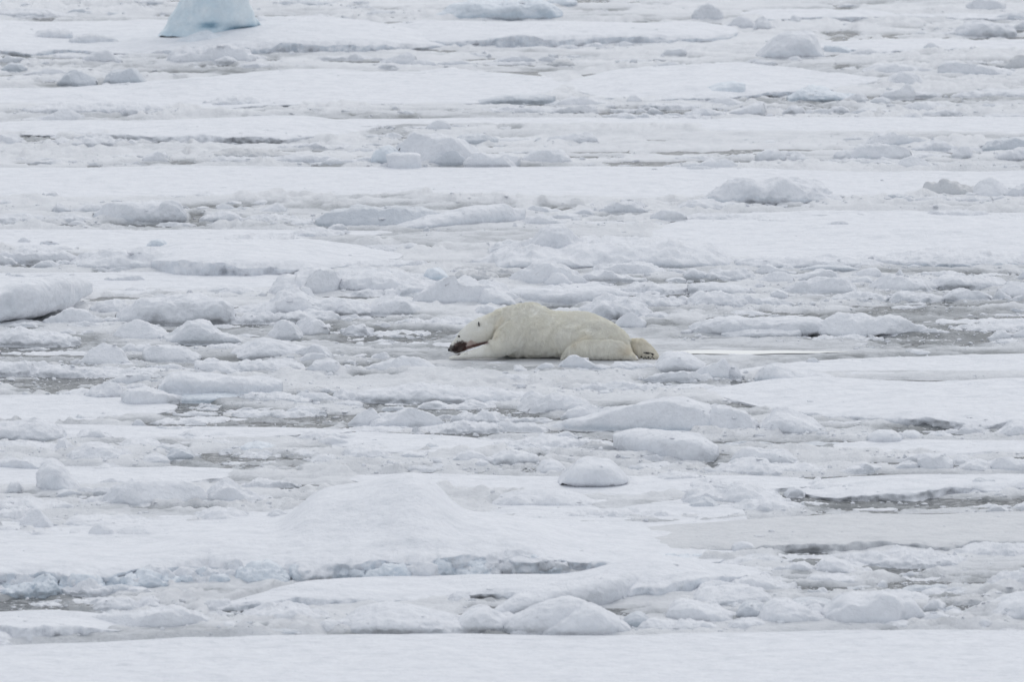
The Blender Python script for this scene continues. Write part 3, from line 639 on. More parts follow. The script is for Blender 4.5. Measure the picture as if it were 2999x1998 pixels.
B(1497,1725,843,[18,50,58,64,56,46,38,14],.9,'ice_pile','jumbled pile',rough=1.4,cuts=3,label='jumbled ice pile with an upright block on top, behind the bear'); B(1580,1616,812,[24,44,40,18],.25,'ice_chunk','upright block atop the pile',cuts=1); B(1590,1690,845,[16,38,40,26,12],.45,rough=1.3); B(1690,1890,833,[12,34,38,30,22,10],.6,'ice_slab','flat-topped slab',rough=1.1)
B(1740,1955,818,[24,40,44,42,32,14],.9,'ice_slab','flat-topped crumbly block',rough=1.2); B(1700,1800,842,[8,14,16,10],.4); B(1620,1700,848,[6,18,12,6],.3); B(1700,1750,850,[6,22,14],.25); B(1720,1830,792,[20,48,52,30],.7,mat=BLUE,look='blue-shaded block')
B(1940,2010,812,[8,22,24,16],.4); B(1950,2010,830,[8,16,12],.3)
B(2000,2075,824,[20,36,30,18],.5); B(2062,2232,826,[14,34,30,26,34,24,10],.6,'ice_ridge','knobbly snow ridge',rough=1.4); B(2210,2335,813,[6,36,34,18,14,12],.5,look='peaked block',cuts=2); B(2290,2330,800,[10,18,8],.25,'ice_chunk','small chunk')
B(2155,2610,792,[26,36,34,38,44,42,36,20],1.0,'ice_slab','long pale slab',blue=.3,rough=.8); B(2338,2528,803,[14,24,26,24,12],.3,'ice_slab','flat grey slab',mat=GREY,rough=.4,p=5,q=4,label='flat grey slab set before the long pale slab, right of the hill'); B(2470,2670,786,[12,30,36,30,16],.8,look='low snowy slab')
B(2560,3060,786,[16,34,44,48,44,40,36,36],1.6,'snow_mound','broad snow mound with bluish side',blue=.9,rough=1.1); B(2815,2915,786,[8,20,24,14],.4); B(2640,2700,790,[6,12,10],.3,'ice_chunk','small lump',mat=GREY)
B(2183,2328,838,[2,14,28,40,44,34],.4,'ice_slab','wedge slab rising to the right',cuts=2,rough=.8); B(2318,2464,830,[6,26,34,36,38,16],.5,look='smooth-topped block'); B(2496,2592,823,[14,32,36,34,16],.45,look='boxy snow block',cuts=2); B(2017,2208,866,[28,36,36,32,24,12],.6,'ice_slab','smooth slab',rough=.7); B(2080,2145,828,[8,20,16],.4)
B(2289,2555,866,[8,26,38,48,50,44,28,16],.7,'ice_block','wide crusty block',rough=1.3); B(2518,2748,857,[8,28,44,48,36,30,16],.7,'ice_block','wide crusty block with a bump',rough=1.3); B(2620,2654,820,[6,34,10],.2,'ice_shard','small white spike',cuts=2,label='small white spike poking up from a crusty block, right middle'); B(2480,2560,838,[8,22,26,18],.4)
B(2722,2950,849,[14,38,40,36,34,34,22],.7,'ice_ridge','even snow ridge',rough=1.1); B(2662,2835,818,[8,20,24,20,12],.5,'ice_ridge','low snow ridge'); B(2850,2960,816,[8,14,14,8],.4,'ice_slab','low slab'); B(2975,3050,830,[14,44,30],.4,cuts=1)
B(2257,2310,884,[22,34,32,22],.3,'ice_block','small tilted cube',p=5,q=5,rough=.5,cuts=1,label='small tilted ice cube right of the bear, behind the melt pool'); B(2190,2212,868,[6,28,6],.12,'ice_shard','thin little spike'); B(2010,2200,906,[22,40,42,36,34,18],.7,'ice_pile','crumbly pile',rough=1.5); B(2120,2370,904,[10,28,36,28,22,16,8],.6,'ice_pile','loose crumbly pile',rough=1.6); B(2080,2150,906,[6,14,14,6],.25); B(2200,2240,846,[6,16,10],.25,'ice_chunk','small chunk')
B(2374,2600,891,[4,14,26,32,28,16],.5,'ice_ridge','long low crusty ridge',rough=1.2); B(2580,2765,888,[10,20,32,28,18,10],.5,'ice_ridge','low crusty ridge',rough=1.3); B(2760,2918,885,[14,34,34,26,12],.5,look='flat-topped block'); B(2930,3050,876,[18,50,54,46,30],.6,'ice_boulder','round ribbed boulder',cuts=2); B(2905,2960,884,[8,26,22,10],.3); B(2950,3040,888,[8,16,24,26],.4)
B(1200,1515,906,[14,42,64,82,74,62,60,50,18],1.1,'ice_pile','jagged snow pile',rough=1.4,cuts=3,label="jagged snow pile up and left of the bear's shoulder"); B(1390,1518,902,[24,56,60,54,36,8],.6,look='smooth curved block',rough=.6,blue=.2); B(1062,1228,930,[12,40,52,58,52,24],.7,'ice_boulder','plump snow boulder',cuts=2,rough=.9); B(968,1090,931,[34,50,46,42,22],.7); B(1120,1250,872,[8,26,34,22],.5,look='tilted snow plate',cuts=2); B(1340,1440,928,[6,16,20,14,8],.4,mat=SLUSHY)
B(1478,1840,894,[40,48,46,46,48,52,52,50,30],.9,'ice_slab','long straight slab',p=5,q=4,rough=.6,blue=.15,label="long straight slab with a grey side, just behind the bear's back"); B(1480,1760,868,[10,18,22,26,26,14],.7,'ice_ridge','low snow ridge'); B(1664,1918,936,[4,30,46,58,60,54,42,18],1.0,'ice_pile','heaped crumbly pile',rough=1.5,label="heaped crumbly ice pile right behind the bear's rump"); B(1640,1720,940,[4,20,26,18],.5,rough=1.4)
B(1792,1890,972,[10,34,54,58,40,26],.5,'ice_block','white pyramid block',cuts=3,rough=.5,label="white pyramid shaped block just behind the bear's hindquarters"); B(1830,2010,906,[20,34,36,26,30,14],.7,'ice_ridge','crumbly ridge',rough=1.5); B(1900,1960,884,[10,22,24,10],.3); B(1810,2010,864,[10,26,30,28,20,16],.7,'ice_ridge','crumbly low ridge',rough=1.5); B(1880,1960,940,[6,20,26,14],.4); B(1980,2030,888,[8,22,16],.3)
B(1130,1400,960,[6,14,22,20,24,28,20],.6,'ice_ridge','crumbly low rim',rough=1.5); B(1358,1455,932,[10,26,34,30,18],.5,look='crumbly lump behind the bear neck',rough=1.4); B(1170,1194,938,[8,18,8],.15,'ice_chunk','little round knob',label="little round knob of ice up and left of the bear's head"); B(1000,1092,985,[14,30,32,18],.5,rough=1.2); B(1080,1260,988,[8,14,16,12,10],.5,'ice_ridge','low crumbly rim',rough=1.4); B(1250,1330,960,[8,18,22,12],.35); B(1330,1370,1000,[12,24,20],.3,look='small snow lump')
B(1990,2100,1000,[6,10,12,6],.5,'ice_slab','low wet slab',mat=SLUSHY); B(1960,2020,980,[4,12,8],.25,'ice_chunk','small chunk')
B(2019,2440,[990,990,991,992,991,990,986],[26,52,58,56,56,58,60,58,34],.7,'ice_slab','long rounded snow slab',rough=.7,p=3.6,q=3,bot=[12,4,0,0,4,6,4,4,12],label='long rounded snow slab over dark water, right of the bear'); B(2390,2725,992,[34,54,66,60,62,66,50,34,18],.8,'ice_slab','lumpy snow slab',rough=1.1,bot=[2,0,0,2,0,0,0],label='lumpy snow slab over dark water, continuing the long rounded slab'); B(2680,2790,990,[14,26,28,22,10],.5,rough=1.4); B(2110,2345,996,[20,26,30,30,26],.35,'ice_block','white foot of ice below the slab',rough=.7)
B(2894,2965,1002,[10,28,30,20],.4); B(2960,3050,1000,[12,28,34,28],.5,rough=1.4); B(2780,3060,970,[8,16,18,16,20,14],.6,'ice_ridge','low crumbly ridge',rough=1.5); B(2880,2980,1018,[6,14,20,12],.4)

# ------------------------------------------------------------------ rows beside and before the bear
B(-40,232,1019,[30,42,50,48,36,20],.8,'snow_mound','low crusty mound',rough=1.2); B(306,495,1004,[8,26,48,62,54,42,20],.7,look='rounded snow block'); B(480,735,1016,[26,38,66,76,50,36,26,12],.9,'ice_block','peaked grey-shaded block',blue=.4,rough=1.1); B(773,893,1002,[14,46,66,48,18],.5,look='triangular snow block',cuts=3); B(852,962,992,[26,52,58,46,22],.6,look='broad-shouldered snow block',cuts=1)
B(223,398,1081,[4,34,60,72,64,36,14],.7,'ice_block','steep triangular block',cuts=3,rough=.7,label='steep triangular snow block in the left middle, level with the bear'); B(423,585,1070,[40,54,52,48,36,22],.8,look='smooth bulging block',rough=.8); B(573,892,1098,[36,38,34,32,36,42,34,18],1.0,'ice_slab','long snow slab with rough end',rough=1.2); B(655,935,1058,[8,30,50,62,58,46,34,20],.9,'ice_slab','long tilted snow slab',rough=.7)
B(833,984,1066,[12,34,46,52,44,18],.6,'ice_slab','stacked snow plate',cuts=1); B(862,980,1076,[14,34,38,36,18],.4,look='low smooth block'); B(888,1010,1103,[18,38,46,40,20],.5,rough=1.2); B(350,430,1040,[14,32,28,10],.4,cuts=2,look='tilted snow plate'); B(370,460,1040,[14,26,30,14],.4); B(580,720,1034,[8,20,24,22,14],.5,rough=1.3); B(780,850,1052,[10,22,24,14],.35)
B(-40,90,1106,[34,42,42,34],.6,rough=1.3); B(60,575,1108,[22,30,30,26,24,24,22,18,14],.8,'ice_ridge','long straight crusty ridge',rough=1.3,label='long straight crusty ridge with a dark waterline, left of the bear'); B(565,700,1104,[30,44,38,26,14],.5,look='tilted plate of ice',cuts=3,rough=.6); B(270,420,1082,[8,14,16,16,8],.4,'ice_ridge','crumbly rim',rough=1.5); B(430,560,1086,[8,14,14,8],.3,'ice_ridge','crumbly rim',rough=1.5); B(80,240,1074,[4,10,12,8,4],.5,mat=SLUSHY)
B(459,828,[1152,1154,1155,1155,1154,1152],[22,56,58,54,50,50,48,46,42,32],.8,'ice_slab','big smooth slab',rough=.55,p=4.5,q=4,blue=.2,z0=.08,label='big smooth flat topped slab lying in the left foreground of the bear'); B(500,705,1184,[18,30,34,34,24],.7,mat=BLUE,rough=.6,blue=.3,look='pale blue foot of ice'); B(300,436,1131,[4,20,28,30,26],.5,'ice_slab','thin curved plate'); B(357,548,1194,[40,54,56,50,38,30,12],.8,'ice_pile','stacked snow plates',cuts=2); B(250,362,1174,[16,40,46,42,20],.6,rough=1.4); B(322,342,1130,[8,22,8],.12,'ice_shard','tiny spike',cuts=1); B(350,440,1152,[14,24,26,18],.4,rough=1.3)
B(425,480,1130,[14,20,20],.3); B(690,915,1188,[16,32,34,32,26,18],.6,'ice_ridge','low snow ridge',rough=1.1); B(845,1010,1184,[16,30,28,22,10],.6); B(835,938,1218,[8,22,24,18],.4,rough=1.2); B(740,800,1208,[6,12,12],.3,'ice_chunk','small lump'); B(170,290,1164,[6,16,20,14],.5); B(30,170,1166,[3,8,12,6],.5); B(560,640,1206,[4,8,10,4],.3,'ice_slab','thin plate'); B(650,780,1222,[4,10,12,8],.4,'ice_slab','thin slushy plate',mat=SLUSHY); B(850,1000,1150,[6,12,14,12,6],.5,mat=SLUSHY); B(430,660,1244,[6,14,14,18,12,10],.5,'ice_ridge','low snow rim')
B(-40,190,1298,[36,54,58,48,34],.9,'snow_mound','soft rounded mound'); B(-60,180,1342,[20,34,42,36,28],.8); B(153,225,1340,[22,50,52,26,8],.5,look='pointed snow block',cuts=2); B(187,402,1366,[12,40,56,56,50,38,16],.9,'ice_block','wide sloping snow block',rough=1.1); B(300,400,1366,[10,24,30,28,12],.4); B(400,500,1367,[14,28,32,28,14],.5); B(480,575,1357,[10,32,40,36,14],.5,mat=GREY,look='shaded rounded block'); B(-40,45,1346,[44,36,18,6],.4,cuts=1)
B(-40,190,1384,[28,36,38,34,22],.7); B(60,190,1352,[6,16,22,10],.4); B(285,355,1378,[6,20,24,12],.4); B(210,330,1300,[10,34,40,28,14],.7); B(330,500,1322,[8,26,30,22,14],.8,rough=1.2); B(520,600,1290,[10,24,22,10],.5); B(590,680,1290,[6,18,22,10],.5); B(430,560,1335,[10,24,28,16],.6,rough=1.2); B(690,820,1332,[14,30,32,26,12],.7,mat=BLUE,rough=.9,look='pale blue low block'); B(640,700,1335,[8,20,20,8],.35); B(740,800,1340,[8,18,20,10],.35); B(600,700,1312,[6,18,20,10],.6); B(860,1010,1288,[8,22,24,20,10],.6,look='grey-shaded low block'); B(700,740,1270,[6,14,8],.25,'ice_chunk','small lump'); B(930,1020,1312,[10,30,26,16],.5); B(820,960,1342,[6,14,20,18,8],.5,rough=1.4); B(890,1010,1368,[10,24,34,28,12],.6)
B(110,244,1452,[62,92,96,80,50,30,12],.6,'ice_block','leaning pillar of snow',rough=.7,label='leaning snow pillar standing near the left edge in the lower rows'); B(15,68,1456,[22,40,42,24],.4,'ice_boulder','small round snow boulder'); B(302,612,1492,[30,66,76,80,76,70,72,70,56,26],1.0,'ice_block','long massive block',rough=.8,p=3,label='long massive snow block resting in the lower left, shaded below'); B(600,790,1484,[24,52,68,50,34,24,10],.9,rough=1.2); B(235,345,1490,[12,28,32,26,12],.5,rough=1.3); B(-50,255,1508,[24,36,40,34,30,16],.9,'snow_mound','low lumpy mound'); B(150,240,1462,[8,24,26,14],.35); B(700,800,1502,[8,22,28,16],.5)
B(1076,1142,1068,[12,30,32,22],.4); B(1062,1316,1098,[16,34,44,50,42,18,4],.7,'ice_slab','low snow slab with humped end',rough=.9,label="low snow slab with a humped end, in front of and left of the bear's nose"); B(990,1075,1104,[22,34,24,10],.4,cuts=2); B(1000,1060,1074,[18,22,8],.35); B(1020,1070,1068,[6,20,22],.3)
B(1633,1832,1089,[10,42,46,34,20,14,10,5],.45,'ice_block','rounded block with low tail',rough=.8,blue=.25,label="rounded ice block directly before the bear's thigh"); B(1781,1918,1091,[10,28,28,26,20],.4,'ice_slab','low straight slab'); B(1820,1850,1094,[4,8,4],.12,'ice_chunk','tiny lump'); B(1340,1700,1072,[3,8,9,8,8,4],.4,'ice_ridge','thin rim of snow')
B(1913,2085,1094,[20,54,62,60,50,32,14],.7,'ice_block','rounded snow block',rough=.6,label="rounded snow block just right of the bear's hind paw"); B(2036,2138,1119,[26,40,48,56,78,40],.45,'ice_shard','tall pointed shard',cuts=3,rough=.5,label='tall pointed shard leaning right, beside the rounded block by the hind paw'); B(2117,2174,1116,[12,30,46,36,8],.3,'ice_shard','small tilted shard',cuts=3,rough=.5,label='small tilted shard right of the tall pointed one'); B(1888,2108,1129,[8,24,36,42,40,30,12],.6,'ice_pile','rounded pile',rough=1.1,cuts=2); B(2150,2185,1112,[10,22,8],.2,'ice_chunk','small white chunk'); B(1980,2040,1092,[16,36,34,20],.3,look='smooth rounded lump')
B(2208,2466,1130,[18,52,58,54,48,42,36,24,8],.9,'ice_block','smooth blue-tinted block',rough=.6,blue=.7,label='smooth blue tinted block at the near side of the melt pool'); B(2352,2402,1070,[6,18,20,8],.25); B(2448,2468,1060,[6,14,6],.12,'ice_chunk','tiny white knob'); B(2480,2590,1066,[4,8,10,4],.3,'ice_slab','thin snow rim'); B(2640,2728,1047,[10,24,22,14],.4,'snow_mound','small snow mound'); B(2615,2650,1056,[6,14,10],.25,'ice_chunk','small lump'); B(2890,2990,1018,[8,18,22,16],.5); B(2395,2440,1118,[6,8,4],.2,'ice_slab','thin plate'); B(2800,2870,1110,[4,10,6],.3,'ice_slab','raised plate on the crack'); B(2880,2940,1110,[4,8,4],.3,'ice_slab','raised plate on the crack'); B(1900,2110,1152,[6,14,20,22,14],.7,'ice_slab','low snow slab')
B(1000,1664,1184,[22,34,42,46,56,46,44,42,40,32,26,14,6],1.0,'ice_ridge','long low ridge',rough=1.0,label='long low snow ridge running below the bear, dark underneath'); B(1245,1290,1150,[10,26,22,8],.3,'ice_chunk','knob on the long ridge'); B(980,1060,1182,[20,34,32,16],.5,rough=1.2); B(1060,1200,1140,[4,12,14,12,6],.5,'ice_slab','low snow rim'); B(1380,1560,1150,[4,8,10,8,4],.4,'ice_slab','low snow rim'); B(1665,2010,1153,[8,20,26,24,26,22,24,16,10],.6,'ice_ridge','jagged white ridge',rough=1.8,label='jagged white ridge below the bear, behind the broken pile')
B(1492,1780,1222,[26,66,62,56,54,46,36,24,8],.9,'ice_pile','broken snow pile',rough=1.4,cuts=3,label='broken snow pile below the bear, standing in a dark lead'); B(1520,1600,1196,[20,48,40,16],.5,cuts=2,look='tilted block on the broken pile'); B(1640,1790,1232,[14,34,38,28,12],.5,rough=1.3); B(1017,1110,1255,[8,28,42,60,30],.45,'ice_block','wedge rising to the right',cuts=3,rough=.8); B(1064,1308,1259,[8,36,42,56,62,50,36,14],.7,'ice_boulder','ridged snow boulder',rough=1.1,cuts=1,label='ridged snow boulder beside open water, left of the broken pile')
B(1110,1198,1208,[8,16,16,8],.4,'ice_slab','flat grey slab',mat=GREY); B(1318,1435,1203,[4,14,14,8],.4,'ice_slab','thin floating plate'); B(1410,1480,1190,[4,12,12,4],.3,'ice_slab','thin floating plate'); B(980,1066,1198,[12,22,22,12],.4,'ice_slab','low grey slab'); B(1300,1520,1245,[8,22,26,34,30,20,8],.6,'ice_ridge','slushy ridge',rough=1.6); B(1217,1480,1272,[6,14,22,36,32,26,16],.7,'ice_ridge','knobbly low ridge',rough=1.2); B(1420,1610,1272,[10,24,30,32,26,12],.6,rough=1.1); B(1000,1220,1268,[8,16,14,10],.6); B(1270,1340,1232,[6,16,16,6],.3,rough=1.5)
B(1558,2125,[1282,1282,1280,1278,1276],[4,30,46,62,80,94,106,104,92,60],1.4,'ice_slab','great ramp of ice',blue=.75,rough=.45,p=2.2,q=1.7,cuts=2,label='great grey-blue ice ramp rising to the right, below the melt pool'); B(2060,2224,1274,[40,76,78,72,58,30],.9,'ice_pile','grooved snow heap',rough=1.1); B(2113,2168,1271,[14,34,32,16],.25,'ice_chunk','small round lump'); B(2220,2425,1280,[26,62,80,76,62,50,34,8],.9,'ice_block','steep snow block',rough=.9,label='steep snow block right of the great ice ramp'); B(2300,2470,1284,[6,14,18,16,8],.5,'ice_ridge','slushy rim',rough=1.8,mat=SLUSHY); B(2090,2230,1284,[8,14,14,8],.3,'ice_slab','snowy rim')
B(1800,2100,[1326,1334,1342,1350,1356,1358,1358],[50,66,72,78,82,84,72,44],.9,'ice_slab','thick smooth slab',rough=.45,p=4.5,q=4.5,label='thick smooth rounded slab floating in front of the great ramp'); B(1440,1800,1322,[10,22,30,36,32,30,24,12],.9,'ice_ridge','crusty snow ridge',rough=1.3); B(1610,1690,1300,[14,28,30,18],.4,rough=1.1); B(1680,1800,1330,[8,22,30,26,12],.5,rough=1.5,mat=SLUSHY); B(1480,1600,1330,[6,20,22,12],.5)
B(1000,1165,1356,[22,44,50,44,24,8],.8,'snow_mound','rounded mound'); B(1155,1250,1352,[10,24,28,22],.5); B(1238,1300,1332,[12,28,26,14],.4,mat=GREY,look='grey shaded lump'); B(1318,1428,1366,[12,36,42,38,20],.5); B(1374,1442,1379,[8,26,32,26,8],.4,'ice_chunk','clean white chunk',cuts=2,rough=.5,label='clean white chunk lying before a low ridge, above the big dome'); B(1425,1575,1366,[20,38,44,38,26],.6,rough=1.1); B(1569,1660,1398,[18,44,50,46,24],.6,'ice_boulder','small rounded boulder',rough=.5); B(1570,1630,1336,[10,26,24,10],.4); B(1000,1360,1386,[12,20,24,24,26,22,10],.7,'ice_ridge','low snow ridge'); B(1200,1330,1366,[6,16,22,18,8],.5)
B(1637,1842,1438,[22,62,86,94,94,88,66,34],.9,'ice_boulder','big clean snow boulder',rough=.5,p=2.8,q=2.6,bot=[22,14,6,2,0,2,8,20],label='big clean white boulder in the lower middle, right of the dome'); B(1412,1780,1498,[8,38,54,58,58,54,46,32,12],1.1,'snow_mound','smooth low slab',rough=.5,label='smooth low snow slab behind the right shoulder of the big mass')
B(1840,2000,1378,[8,18,20,16,10],.6); B(1990,2100,1388,[10,22,18,10],.6,rough=1.4,mat=SLUSHY); B(1860,2080,1400,[6,12,14,8],.5,'ice_slab','low snow rim'); B(2136,2335,1368,[18,48,52,40,46,44,20],.8,'ice_block','twin-humped snow block',rough=.9); B(2060,2470,1398,[8,24,40,46,34,28,30,20,8],1.0,'ice_ridge','uneven snow ridge',rough=1.2); B(2440,2600,1394,[10,22,28,22,14],.7,rough=1.2); B(2510,2570,1390,[8,34,22,8],.35,cuts=1,look='small peaked block'); B(2100,2300,1312,[6,14,16,12,6],.4,'ice_slab','grey slushy plate',mat=GREY); B(2340,2500,1308,[4,10,10,6],.4,'ice_slab','grey slushy plate',mat=GREY)
B(2692,2790,1389,[38,54,52,60,34],.6,'ice_block','notched white block',cuts=2,rough=.7,label='notched bright white block, right side of the lower rows'); B(2805,2900,1390,[14,40,42,26],.6); B(2880,3060,1392,[16,44,50,40,38,24],.8,rough=1.2); B(2610,2695,1386,[10,26,30,28],.5); B(2640,2720,1360,[10,26,28,14],.4); B(2785,2850,1365,[10,26,26,10],.4)
B(2539,2640,1302,[22,38,40,38,22],.5,'ice_block','bright white squared block',rough=.5,p=4,q=3.5,label='bright white squared block at the near edge of the right dark lead'); B(2635,2700,1294,[18,30,32,20],.4,'ice_boulder','round white block beside the squared one',rough=.5); B(2705,2806,1294,[8,24,28,20,8],.45,look='low white hump'); B(2895,3060,1288,[10,32,50,50,40],.8,look='tilted snow block at the right edge'); B(2800,2900,1278,[10,26,28,20,10],.5,rough=1.7); B(2525,2550,1284,[8,16,10],.2,'ice_chunk','small chunk')
B(2824,2912,1448,[8,34,44,40,38],.5,'ice_block','grey arched block',mat=GREY,rough=.8,label='grey arched block on the right floe, above the wide dark lead'); B(2000,2180,1492,[20,48,56,46,34,18],1.0,rough=1.2); B(2090,2310,1490,[14,48,66,60,44,34,14],1.1,'snow_mound','rounded snow heap',rough=1.1); B(2300,2360,1462,[10,32,34,14],.5); B(2010,2110,1504,[20,42,38,26],.6,mat=GREY,look='shaded block'); B(2100,2360,1506,[12,26,34,38,32,14],.8); B(2350,2400,1492,[10,18,14],.3); B(2360,2500,1448,[12,36,34,26,12],1.0); B(2890,2955,1510,[8,24,28,14],.4); B(2960,3040,1504,[10,26,30],.4); B(1900,2060,1420,[8,26,30,26,14],.8); B(2000,2160,1450,[10,34,40,30,16],.9)
B(1610,2030,1532,[10,22,30,28,30,24,26,18,8],.7,'ice_ridge','crusty snow ridge',rough=1.5,label='crusty snow ridge with dark edge, right behind the big mass'); 

# ------------------------------------------------------------------ foreground rows
B(42,160,1566,[12,44,70,72,46,20],.6,'ice_block','faceted wedge block',cuts=4,rough=.4,label='faceted wedge-shaped block at the left, behind the big mass'); B(-30,72,1592,[30,42,38,24],.5,rough=1.3); B(52,190,1597,[8,34,42,36,24,12],.5,'ice_slab','curved snow slab'); B(187,244,1588,[16,36,36,20],.35,'ice_boulder','round snow ball'); B(236,342,1592,[12,26,54,46,24],.4,'ice_pile','knobbly snow stack',rough=1.6); B(300,535,1594,[12,36,44,42,36,30,18],.6,'ice_slab','curved pale slab',rough=.6); B(157,520,1562,[24,42,48,42,38,30,18],1.0,'ice_slab','wide smooth slab',rough=.7,label='wide smooth slab behind the left end of the big mass'); B(548,730,1544,[20,40,48,44,28],.9,'ice_slab','pale slab'); B(770,866,1542,[12,40,46,36,16],.5,rough=1.1); B(850,890,1522,[20,34,28],.4); B(-40,120,1540,[30,44,46,34],.8); B(330,480,1526,[8,18,20,16],.6); B(-40,75,1632,[20,34,30,16],.6)
B(300,412,1748,[18,28,32,28,14],.5,mat=GREY,look='low grey slab'); B(262,412,1799,[8,32,40,44,36,14],.5,'ice_slab','soft-edged slab'); B(393,470,1784,[14,32,34,20],.4,rough=.8); B(590,680,1798,[14,34,38,22],.4,rough=1.4,label='frosty lump at the left end of the snow shelf'); B(470,580,1772,[5,8,8,5],.4,'ice_slab','thin rim'); B(0,130,1754,[18,34,30,12],.5,mat=SLUSHY,rough=1.6); B(130,290,1748,[10,22,28,22],.5,mat=SLUSHY,rough=1.6)
B(225,625,1862,[34,46,54,60,66,72,64,36],1.0,'ice_slab','long crusty slab',rough=1.1); B(600,745,1868,[14,34,44,40,16],.7); B(700,945,1868,[10,20,26,28,28,20],.5,'ice_slab','flat grey slab',mat=GREY,rough=.4,p=4,q=4); B(930,1010,1862,[20,38,40,28],.5,cuts=2); B(700,1010,1832,[20,44,54,48,40,28],1.1,'snow_mound','soft snow mound'); B(150,230,1880,[10,22,24,16],.5); B(-50,60,1900,[40,44,34,10],.7)
B(985,1400,1862,[34,64,76,82,78,66,52,40,22],1.1,'ice_block','long smooth snow block',rough=.7,label='long smooth snow block with dark waterline on the front row, left of centre'); B(1328,1492,1858,[28,62,78,76,58,30],.8,'ice_boulder','round snow block',rough=.6,label='round snow block on the front row between the long block and the boulders'); B(1450,1908,[1815,1806,1796,1788,1780,1770,1752],[26,58,72,78,82,86,86,60],.8,'ice_slab','long slanting slab',rough=.5,p=3.4,q=3,label='long slanting slab rising to the right behind the front row')
B(1478,1770,1862,[28,54,76,92,100,98,80,50],.8,'ice_boulder','tall snow boulder',rough=.7,label='tall rounded boulder on the front row, behind the widest one'); B(1580,1845,1869,[14,48,82,94,88,62,24],.7,'ice_boulder','broad snow boulder',rough=.7,label='broad domed boulder at the front edge, centre of the front row'); B(1490,1580,1864,[8,20,22,14],.35,rough=1.3); B(1818,1904,1846,[16,44,52,50,26],.5,'ice_block','dark grey-green block',mat=GREY,blue=.4,rough=.6,label='dark grey-green ice block between boulders on the front row'); B(1860,2065,1856,[12,36,32,28,34,34,20],.6,rough=1.1); B(1660,1710,1869,[8,20,10],.2,'ice_chunk','small lump'); B(1300,1380,1776,[8,26,40,34],.4,look='frosty lump'); B(1520,1590,1744,[10,38,28,10],.4,look='peaked frosty lump')
B(1955,2175,1834,[44,68,72,62,52,36,16],.9,'ice_pile','layered grey-sided pile',rough=.8); B(2150,2245,1820,[24,52,58,50,24],.6,mat=GREY,look='shaded squat block'); B(2215,2425,1840,[18,56,76,78,66,48,60,30],.9,'ice_boulder','humped snow boulder',rough=.7,label='humped snow boulder on the front row, left of the biggest block'); B(2290,2420,1842,[16,44,50,40,30],.4,rough=1.1); B(2410,2655,1844,[46,90,96,92,98,96,60],1.0,'ice_block','biggest block of the front row',p=3.6,q=3.4,rough=.7,cuts=1,label='biggest flat topped block of the front row, right of centre')
B(2585,2725,1836,[18,46,72,76,50,16],.7,'ice_block','pointed snow block',cuts=3,rough=.6); B(2700,2768,1802,[14,40,44,22],.4,look='small upright block',cuts=1); B(2690,2892,1846,[8,48,46,32,22,16,8],.5,'ice_slab','wedge slab tapering to the right',cuts=1,rough=.5,label='wedge slab tapering to the right on the front row'); B(2860,3060,1832,[24,56,76,88,84],1.1,'snow_mound','big snow mound',blue=.3,rough=.7,label='big snow mound cut by the right edge, front row'); B(2930,2970,1840,[10,30,20],.3); B(2780,2880,1836,[10,26,28,18],.4)
B(2125,2245,1850,[8,30,34,32,20],.4,look='small flat-topped block'); B(2000,2118,1853,[12,26,30,18,10],.4); B(2575,2685,1848,[5,20,26,22,8],.4,'ice_slab','low white slab'); B(2060,2110,1850,[6,14,8],.2,'ice_chunk','small lump'); B(2880,2960,1846,[8,24,26,30,12],.4)
B(2640,2800,1738,[10,18,20,16],.5,'ice_slab','greenish slab',mat=GREY); B(2480,2580,1734,[8,14,14,8],.5,'ice_slab','greenish slab',mat=GREY); B(2280,2465,1788,[12,30,32,28,16],.7,'ice_slab','dark grey slab',mat=GREY,rough=.5); B(2755,2955,1778,[8,24,30,26,14],.6,'ice_slab','long grey slab',mat=SLUSHY); B(2750,2810,1808,[10,26,20],.3,mat=GREY); B(2800,2900,1760,[8,22,20,12],.5)
B(2375,2550,1694,[16,44,46,36,24,8],.8,rough=1.2); B(2290,2385,1692,[12,36,38,26],.6,rough=1.1); B(2130,2300,1705,[10,26,34,30,14],.9,look='soft low block'); B(2100,2330,1738,[14,34,44,42,36,20],1.0,'ice_pile','soft snow pile',rough=1.1); B(2028,2115,1742,[16,34,34,18],.5); B(2000,2300,1785,[20,52,60,56,44,26],1.3,'ice_pile','soft jumbled pile',rough=1.1); B(2330,2560,1728,[12,30,34,32,28,14],1.0,rough=1.1); B(2480,2750,1770,[10,26,30,28,24,12],1.0,'ice_ridge','low soft ridge'); B(2880,3060,1740,[20,44,52,56,40],.9,'ice_pile','soft grainy pile',rough=1.5); B(2850,2960,1756,[8,22,24,14],.6); B(2640,2900,1712,[6,16,18,16,10],1.0); B(2570,2600,1724,[6,22,8],.2,'ice_chunk','little white tooth')
B(2435,2885,1668,[14,36,42,40,46,44,36,26,12],.9,'ice_ridge','knobbly snow ridge',rough=1.3,label='knobbly snow ridge standing in the dark lead, lower right'); B(2590,2680,1632,[10,26,24,12],.4,rough=1.2); B(2780,3060,1634,[10,28,38,36,30,26],.9,'ice_ridge','long soft ridge'); B(2144,2244,1630,[30,40,34,22,10],.5,'ice_block','white wedge sloping right',cuts=3,rough=.5,label='white wedge block sloping to the right at the right end of the big mass'); B(2070,2318,1662,[10,20,26,30,28,14],.7,'ice_slab','low smooth slab'); B(2230,2290,1624,[6,12,12],.3,'ice_slab','thin shaded plate')

